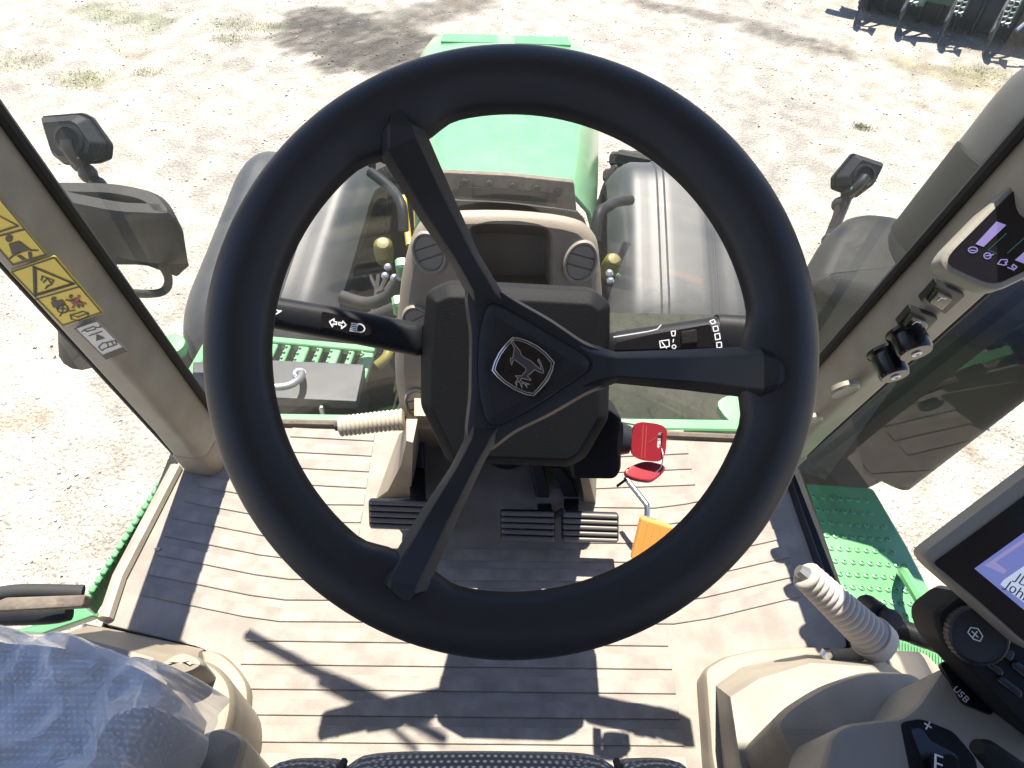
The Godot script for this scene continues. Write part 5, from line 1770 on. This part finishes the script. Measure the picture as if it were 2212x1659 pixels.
# ---------------------------------------------------------------- right console, displays, lever boot
func build_right_side() -> void:
	var c := thing("right_console", "beige moulded console at the right of the operator seat", "side console", at_y(1750, 1560, 0.0))
	level("base_trim", M.beige, c, 0.05, 0.0, [[1520, 1440], [1565, 1412], [1640, 1395], [1740, 1390], [1860, 1392], [2000, 1400], [2100, 1500], [2100, 1800], [1570, 1800], [1535, 1640]], 0.016, 0.012)
	var shoulder := MB.new()
	var lo := [[1545, 1480], [1600, 1440], [1740, 1410], [1900, 1420], [2050, 1520], [2080, 1800], [1590, 1800], [1560, 1650]]
	var hi := [[1578, 1506], [1640, 1466], [1752, 1432], [1880, 1440], [2000, 1520], [2040, 1800], [1660, 1800], [1600, 1650]]
	var r0 := PackedVector3Array(); var r1 := PackedVector3Array(); var r2 := PackedVector3Array()
	for k in lo.size():
		r0.append(at_y(lo[k][0], lo[k][1], 0.045))
		r1.append(at_y(lerpf(lo[k][0], hi[k][0], 0.75), lerpf(lo[k][1], hi[k][1], 0.75), 0.15))
		r2.append(at_y(hi[k][0], hi[k][1], 0.165))
	shoulder.loft([r0, r1, r2])
	obj(shoulder, "shoulder_trim", M.beige_light, c, 22.0)
	level("armrest_base", M.beige, c, 0.29, 0.14, [[1668, 1560], [1700, 1520], [1780, 1470], [1880, 1436], [1990, 1440], [2080, 1560], [2120, 1800], [1790, 1800], [1720, 1650]], 0.022, 0.02)
	var arm := thing("armrest_console", "dark beige armrest control panel with an F lever slot", "control panel", at_y(2000, 1640, 0.2))
	var at := frame(at_y(1990, 1640, 0.40), Vector3(-0.05, 1, 0.12), Vector3(0.25, 0, -1))
	plate("panel_body", M.vent, arm, at, [[1772, 1680], [1800, 1580], [1830, 1562], [1950, 1548], [1985, 1520], [2040, 1436], [2120, 1480], [2260, 1620], [2320, 1900], [1790, 1900]], 0.12, 0.009, 0.008)
	plate("gate_surround", M.cowl, arm, lift(at, 0.001), [[1945, 1560], [1990, 1552], [2060, 1580], [2110, 1640], [2120, 1760], [1985, 1760]], 0.003, 0.0008, 0.006)
	plate("lever_slot", M.gloss, arm, lift(at, 0.0015), [[1966, 1574], [1992, 1572], [2010, 1600], [2068, 1630], [2074, 1700], [2020, 1720], [2000, 1660]], 0.004, 0.0, 0.004)
	var knob := MB.new()
	knob.prism(lift(at, 0.01), rounded(on2(lift(at, 0.01), [[2008, 1636], [2044, 1630], [2062, 1652], [2066, 1710], [2020, 1716]]), 0.004), 0.0, 0.014, 0.004)
	obj(knob, "lever_knob", M.cowl, arm)
	label_text(arm, "lever_letter", "F", lift(at, 0.0248), 2026, 1650, 0.019, M.white_ink, -0.12)
	print_part(arm, "plus_mark", M.white_ink, lift(at, 0.0004), [], [[[1997, 1563], [2011, 1572]], [[2008, 1560], [2000, 1575]]], 0.0014)
	plate("usb_panel", M.gloss, arm, lift(at, 0.003), [[2030, 1432], [2052, 1424], [2150, 1530], [2142, 1545], [2080, 1520]], 0.006, 0.001, 0.003)
	label_text(arm, "usb_label", "USB", lift(at, 0.0036), 2076, 1500, 0.0085, M.white_ink, -0.75)
	var grip := MB.new()
	grip.loft(bar_rings([[at_d(2120, 1600, 0.60), at_d(2100, 1625, 0.60), 0.008], [at_d(2150, 1605, 0.60), at_d(2120, 1650, 0.60), 0.016], [at_d(2230, 1660, 0.58), at_d(2180, 1720, 0.58), 0.02]], 2.2))
	obj(grip, "hand_rest", M.cowl, arm)
	# lever with grey ribbed boot
	var b := thing("ribbed_boot", "grey ribbed rubber lever boot leaning over the right console", "lever boot", at_y(1900, 1400, 0.17))
	boot_mesh(b, at_d(1885, 1378, 0.98), at_d(1738, 1240, 0.95), 0.027, 0.0205, 15, M.grey_boot)
	var tip := MB.new()
	tip.tube(v3([at_d(1742, 1244, 0.95), at_d(1724, 1230, 0.95)]), [0.012, 0.008], 8)
	obj(tip, "lever_tip", M.dull_steel, b)
	var cuff := MB.new()
	cuff.tube(v3([at_d(1880, 1374, 0.98), at_d(1898, 1390, 0.985)]), [0.031, 0.030], 24)
	obj(cuff, "boot_cuff", M.grey_boot, b)
	var pl := MB.new()
	pl.loft(bar_rings([[at_d(1782, 1412, 0.99), at_d(1782, 1432, 0.99), 0.006], [at_d(1840, 1402, 0.99), at_d(1840, 1432, 0.99), 0.010], [at_d(1915, 1370, 0.99), at_d(1918, 1402, 0.99), 0.010]], 3.0))
	obj(pl, "lever_plate", M.vent, b)
	var bolt := MB.new()
	bolt.lathe(Transform3D(cam_basis, at_d(1786, 1414, 0.98)), [[0.009, -0.004], [0.009, 0.003], [0.006, 0.006], [0.0, 0.006]], 6)
	obj(bolt, "bolt", M.steel, b)
	var lk := MB.new()
	lk.tube(v3([at_d(1905, 1402, 0.99), at_d(1920, 1420, 0.99)]), 0.006, 8)
	obj(lk, "cable_end", M.steel, b)
	var fk := thing("door_knob", "small black round knob on the sill behind the grey boot", "knob", at_y(1925, 1340, 0.1))
	var kt := Transform3D(cam_basis, at_d(1928, 1340, 1.02))
	var km := MB.new()
	km.lathe(kt, [[0.010, -0.04], [0.014, -0.01], [0.016, 0.0], [0.013, 0.005], [0.0, 0.006]], 16)
	km.lathe(Transform3D(cam_basis, at_d(1900, 1330, 1.04)), [[0.02, -0.04], [0.018, 0.0], [0.0, 0.004]], 12)
	obj(km, "knob_body", M.black, fk)
	# right sill, window frame foot and serrated step edge
	pipe("right_window_seal", M.rubber, tractor, [at_y(1700, 1020, 0.0), at_y(1720, 1085, 0.0), at_y(1784, 1262, 0.0), at_y(1846, 1398, 0.0)], 0.007, 8)
	var sg := MB.new()
	var g0 := at_y(1912, 1392, -0.06); var g1 := at_y(2082, 1452, -0.06)
	var gd := (g1 - g0)
	for k in 26:
		sg.box(Transform3D(Basis.looking_at(gd.normalized()), g0 + gd * ((k + 0.5) / 26.0)), Vector3(0.026, 0.02, gd.length() / 26.0 * 0.7), 0.002)
	sg.box(Transform3D(Basis.looking_at(gd.normalized()), g0 + gd * 0.5 + Vector3(0.012, -0.012, 0)), Vector3(0.03, 0.02, gd.length()), 0.002)
	obj(sg, "right_step_edge", M.green, tractor)
	pipe("window_frame_foot", M.dark_plastic, tractor, [at_y(1862, 1346, 0.02), at_y(1930, 1356, 0.03), at_y(2010, 1382, 0.04), at_y(2105, 1425, 0.05)], 0.016, 10)
	build_displays()
func label_text(parent: Node, called: String, words: String, t: Transform3D, x: float, y: float, size: float, m: Material, turn: float) -> void:
	var tm := TextMesh.new()
	tm.text = words
	tm.font_size = 32
	tm.pixel_size = size / 32.0
	tm.depth = 0.0004
	var f := SystemFont.new()
	f.font_names = PackedStringArray(["Droid Sans"])
	tm.font = f
	var o := MeshInstance3D.new()
	o.name = called
	o.mesh = tm
	o.material_override = m
	parent.add_child(o, true)
	o.transform = Transform3D(t.basis * Basis(Vector3.BACK, turn), onp(t, x, y) - base_of(parent))
func build_displays() -> void:
	# gauge display on the right pillar
	var d := thing("pillar_display", "black gauge display with lilac bars on the right pillar", "display", at_d(2150, 560, 0.72))
	var t := facing(2130, 520, 0.72)
	t = Transform3D(t.basis * Basis.from_euler(Vector3(0.0, -0.25, 0)), t.origin)
	var outer := [[2028, 566], [2042, 540], [2140, 440], [2240, 345], [2360, 300], [2420, 420], [2260, 580], [2160, 628], [2130, 626], [2044, 588]]
	plate("bezel", M.vent, d, t, outer, 0.03, 0.006, 0.008)
	plate("screen_glass", M.screen, d, lift(t, 0.0015), [[2046, 560], [2060, 540], [2150, 450], [2240, 364], [2350, 322], [2400, 418], [2250, 568], [2158, 612], [2130, 610], [2056, 576]], 0.002, 0.0, 0.006)
	var zd := func(p: Array) -> Array:
		var out := []
		for q in p: out.append([1970.2 + q[0] * 0.18755, 328.4 + q[1] * 0.18755])
		return out
	print_part(d, "display_bars", M.lilac_glow, lift(t, 0.0018), [zd.call([[728, 1060], [970, 800], [1082, 842], [820, 1094]]), zd.call([[1180, 1245], [1290, 1150], [1420, 1180], [1285, 1285]])], [], 0.001)
	print_part(d, "display_icons", M.lilac_glow, lift(t, 0.0018), [],
		[zd.call(circle(698, 1128, 52, 34, 14)), zd.call([[670, 1130], [726, 1136]]), zd.call(circle(866, 1196, 40, 34, 14)), zd.call([[850, 1196], [905, 1190], [935, 1180]]), zd.call([[985, 1290], [1020, 1240], [1090, 1240], [1095, 1265], [1060, 1305], [985, 1290]]), zd.call([[1070, 1265], [1085, 1300]]), zd.call([[1100, 1330], [1170, 1360]]), zd.call([[1145, 1320], [1165, 1295], [1205, 1325], [1180, 1350], [1145, 1320]])], 0.0011)
	print_part(d, "display_scale", M.teal_glow, lift(t, 0.0018), [], [zd.call([[1080, 940], [875, 1132], [970, 1170]]), zd.call([[1290, 990], [1095, 1165]])], 0.0010)
	# touch screen on the armrest
	var m := thing("armrest_display", "touch screen with a blue page and a grey rim above the armrest", "display", at_d(2150, 1250, 0.60))
	var mt := facing(2130, 1260, 0.60)
	mt = Transform3D(mt.basis * Basis.from_euler(Vector3(-0.15, -0.2, 0)), mt.origin)
	plate("bezel", M.vent, m, mt, [[1994, 1200], [1998, 1188], [2090, 1118], [2212, 1026], [2340, 930], [2500, 1200], [2300, 1440], [2212, 1398], [2100, 1300], [2010, 1222]], 0.025, 0.006, 0.006)
	plate("screen_glass", M.screen, m, lift(mt, 0.0015), [[2016, 1216], [2110, 1148], [2212, 1072], [2330, 985], [2470, 1210], [2295, 1425], [2212, 1385], [2110, 1294]], 0.002, 0.0, 0.004)
	print_part(m, "screen_page", M.blue_glow, lift(mt, 0.0018), [[[2104, 1228], [2212, 1150], [2320, 1075], [2420, 1220], [2290, 1370], [2212, 1318]]], [], 0.001)
	print_part(m, "screen_frame", glow(Color(0.24, 0.22, 0.42), 0.36), lift(mt, 0.0021), [[[2126, 1221], [2212, 1162], [2212, 1172], [2150, 1214], [2175, 1232], [2168, 1240]]], [], 0.001)
	print_part(m, "screen_card", M.pale_glow, lift(mt, 0.0023), [[[2160, 1262], [2168, 1252], [2212, 1222], [2280, 1180], [2330, 1240], [2270, 1340], [2212, 1302]]], [], 0.001)
	label_text(m, "screen_text", "JDL", lift(mt, 0.0034), 2214, 1258, 0.0105, M.ink, -0.62)
	label_text(m, "screen_text", "John D", lift(mt, 0.0034), 2212, 1288, 0.0105, M.ink, -0.62)
	# knob and key panel below the touch screen
	var k := thing("control_keypad", "dark keypad with a large knurled dial below the touch screen", "keypad", at_d(2140, 1400, 0.62))
	var kt := facing(2130, 1400, 0.63)
	kt = Transform3D(kt.basis * Basis.from_euler(Vector3(-0.2, -0.15, 0)), kt.origin)
	plate("panel", M.cowl, k, kt, [[2024, 1340], [2030, 1316], [2080, 1278], [2110, 1284], [2230, 1380], [2330, 1470], [2330, 1660], [2212, 1570], [2100, 1450], [2040, 1385]], 0.06, 0.010, 0.008)
	plate("panel_rim", M.beige, k, lift(kt, -0.012), [[2020, 1342], [2026, 1312], [2078, 1272], [2095, 1276], [2070, 1330], [2060, 1400]], 0.05, 0.010, 0.008)
	var dial := MB.new()
	var f := Transform3D(kt.basis, onp(kt, 2103, 1370))
	var rr := []
	for l in [[0.026, 0.0], [0.026, 0.010], [0.0235, 0.012], [0.0225, 0.0105], [0.0, 0.0105]]:
		var r := PackedVector3Array()
		for j in 72:
			var a := TAU * j / 72
			var q: float = l[0] * (1.0 - (0.035 if j % 2 and l[0] > 0.0235 else 0.0))
			r.append(f * Vector3(cos(a) * q, sin(a) * q, l[1]))
		rr.append(r)
	dial.loft(rr)
	var dl := obj(dial, "dial", M.black, k, 30.0)
	print_part(dl, "dial_icon", M.white_ink, lift(kt, 0.0112), [], [[[2090, 1366], [2096, 1355], [2112, 1358], [2122, 1374], [2116, 1385], [2102, 1380], [2090, 1366]], [[2099, 1364], [2112, 1376]], [[2110, 1364], [2101, 1376]]], 0.0010)
	for q in [[[2130, 1392], [2146, 1374], [2196, 1408], [2186, 1432]], [[2108, 1424], [2124, 1412], [2172, 1450], [2164, 1464]], [[2150, 1468], [2164, 1458], [2212, 1494], [2206, 1512]], [[2180, 1436], [2196, 1424], [2240, 1460], [2230, 1480]]]:
		plate("key_button", M.gloss, k, lift(kt, 0.003), q, 0.005, 0.0015, 0.004)
	print_part(k, "key_icon", M.white_ink, lift(kt, 0.0036), [], [circle(2158, 1402, 10, 10, 14), [[2152, 1396], [2163, 1407], [2163, 1398]], [[2163, 1407], [2155, 1408]]], 0.0011)

# ---------------------------------------------------------------- implement parked in the yard
func build_implement() -> void:
	var g := func(x: float, y: float) -> Vector3: return at_y(x, y, -F)
	var a: Vector3 = g.call(1846, 52)
	var b: Vector3 = g.call(2212, 142)
	var dx := (b - a).normalized()
	var dz := Vector3(dx.z, 0, -dx.x)
	if dz.z > 0: dz = -dz                                         # away from the tractor
	var im := thing("seed_drill", "dark green seed drill with a row of coulters parked in the yard", "farm implement", a)
	var bx := Basis(dx, Vector3.UP, dx.cross(Vector3.UP))
	M.impl = mat(Color(0.04, 0.16, 0.08), 0.45, 0.0, "", 2.0, 0.0, "dirt")
	M.impl_light = mat(Color(0.16, 0.27, 0.20), 0.45, 0.0, "", 2.0, 0.0, "dirt")
	M.impl_pale = mat(Color(0.42, 0.46, 0.42), 0.45, 0.3)
	M.impl_dark = mat(Color(0.02, 0.026, 0.035), 0.6, 0.0, "", 2.0, 0.0, "dirt")
	var put := func(called: String, m: Material, u: float, h: float, w: float, s: Vector3, turn := Vector3.ZERO) -> MeshInstance3D:
		var mb := MB.new()
		mb.box(Transform3D(bx * Basis.from_euler(turn), a + dx * u + dz * w + Vector3(0, h, 0)), s, 0.012)
		return obj(mb, called, m, im)
	put.call("main_beam", M.impl, 1.9, 0.62, 0.55, Vector3(4.6, 0.14, 0.14))
	put.call("rear_beam", M.impl, 1.9, 0.95, 1.25, Vector3(4.6, 0.18, 0.18))
	put.call("seed_hopper", M.impl, 2.2, 1.45, 1.1, Vector3(3.8, 0.6, 0.7))
	put.call("end_plate", M.impl, -0.28, 0.28, 0.28, Vector3(0.30, 0.10, 0.14), Vector3(0, 0.1, 0))
	put.call("low_bar", M.impl, 0.35, 0.30, 0.35, Vector3(0.95, 0.09, 0.10), Vector3(0, 0.06, 0))
	for k in 10:
		var u := -0.02 + k * 0.43
		var arm := MB.new()
		var o := a + dx * u
		arm.tube(curve(v3([o + dz * 0.55 + Vector3(0, 0.62, 0), o + dz * 0.42 + Vector3(0, 0.52, 0), o + dz * 0.20 + Vector3(0, 0.36, 0), o + dz * 0.02 + Vector3(0, 0.20, 0)])), 0.03, 8)
		obj(arm, "coulter_arm", M.impl_dark, im)
		var disc := MB.new()
		disc.lathe(Transform3D(Basis(dx.cross(Vector3.UP), Vector3.UP, dx).rotated(Vector3.UP, 0.12), o + dz * 0.06 + Vector3(0, 0.20, 0)), [[0.0, -0.02], [0.06, -0.02], [0.07, -0.004], [0.20, -0.003], [0.20, 0.003], [0.07, 0.004], [0.06, 0.02], [0.0, 0.02]], 24)
		obj(disc, "coulter_disc", M.impl_dark, im)
		for j in 2:
			var sp := MB.new()
			var path := PackedVector3Array()
			for i in 40:
				var f := i / 39.0
				var an := f * TAU * 6.0
				path.append(o + dx * (0.05 * j + 0.03) + dz * (-0.02 + 0.14 * f) + Vector3(0, 0.30 + 0.26 * f, 0) + (dx * cos(an) + Vector3(0, sin(an) * 0.3, 0) + dz * sin(an)) * 0.022)
			sp.tube(path, 0.008, 5)
			obj(sp, "spring", M.impl_pale, im)
		var hose := MB.new()
		hose.tube(curve(v3([o + dz * 0.9 + Vector3(0, 1.2, 0), o + dz * 0.6 + dx * 0.06 + Vector3(0, 0.9, 0), o + dz * 0.24 + dx * 0.04 + Vector3(0, 0.55, 0), o + dz * 0.10 + Vector3(0, 0.30, 0)])), 0.018, 8)
		obj(hose, "seed_hose", M.impl_dark, im)
		var blade := MB.new()
		blade.prism(Transform3D(Basis(dx.cross(Vector3.UP), Vector3.UP, dx), o + dz * 0.12 + dx * 0.1), PackedVector2Array([Vector2(-0.10, 0.55), Vector2(0.12, 0.62), Vector2(0.12, 0.34), Vector2(0.0, 0.28)]), -0.006, 0.006, 0.0)
		obj(blade, "row_bracket", M.impl, im)
	var arch := MB.new()
	arch.tube(curve(v3([a + dx * 0.50 + dz * 0.05 + Vector3(0, 0.30, 0), a + dx * 0.55 + dz * 0.25 + Vector3(0, 0.62, 0), a + dx * 0.75 + dz * 0.42 + Vector3(0, 0.80, 0), a + dx * 1.3 + dz * 0.5 + Vector3(0, 0.82, 0)])), 0.07, 10)
	obj(arch, "frame_arch", M.impl_light, im)
	for q in [[1.55, 0.10, 0.45, 0.30], [1.95, 0.30, 0.62, 0.48]]:
		var cy := MB.new()
		var p0 := a + dx * float(q[0]) + dz * float(q[1]) + Vector3(0, q[2], 0)
		cy.tube(v3([p0, p0 + dx * 0.14 + dz * 0.22 + Vector3(0, 0.24, 0)]), 0.045, 14)
		obj(cy, "hydraulic_cylinder", M.impl_light, im)
		var rod := MB.new()
		rod.tube(v3([p0 - dx * 0.10 - dz * 0.14 - Vector3(0, 0.16, 0), p0]), 0.022, 10)
		obj(rod, "cylinder_rod", M.steel, im)
	var roll := MB.new()
	roll.tube(v3([a + dx * -0.1 + dz * 0.62 + Vector3(0, 0.26, 0), a + dx * 4.2 + dz * 0.62 + Vector3(0, 0.26, 0)]), 0.25, 20)
	obj(roll, "packer_roller", M.impl_dark, im)
	for k in 24:
		var rg := MB.new()
		rg.lathe(Transform3D(Basis(dx.cross(Vector3.UP), Vector3.UP, dx), a + dx * (k * 0.18) + dz * 0.62 + Vector3(0, 0.26, 0)), [[0.24, -0.03], [0.30, -0.012], [0.30, 0.012], [0.24, 0.03]], 20)
		obj(rg, "roller_ring", M.impl_dark, im)
	for u in [0.2, 2.0, 3.8]:
		put.call("support_stand", M.impl, u, 0.45, 0.95, Vector3(0.09, 0.9, 0.09))
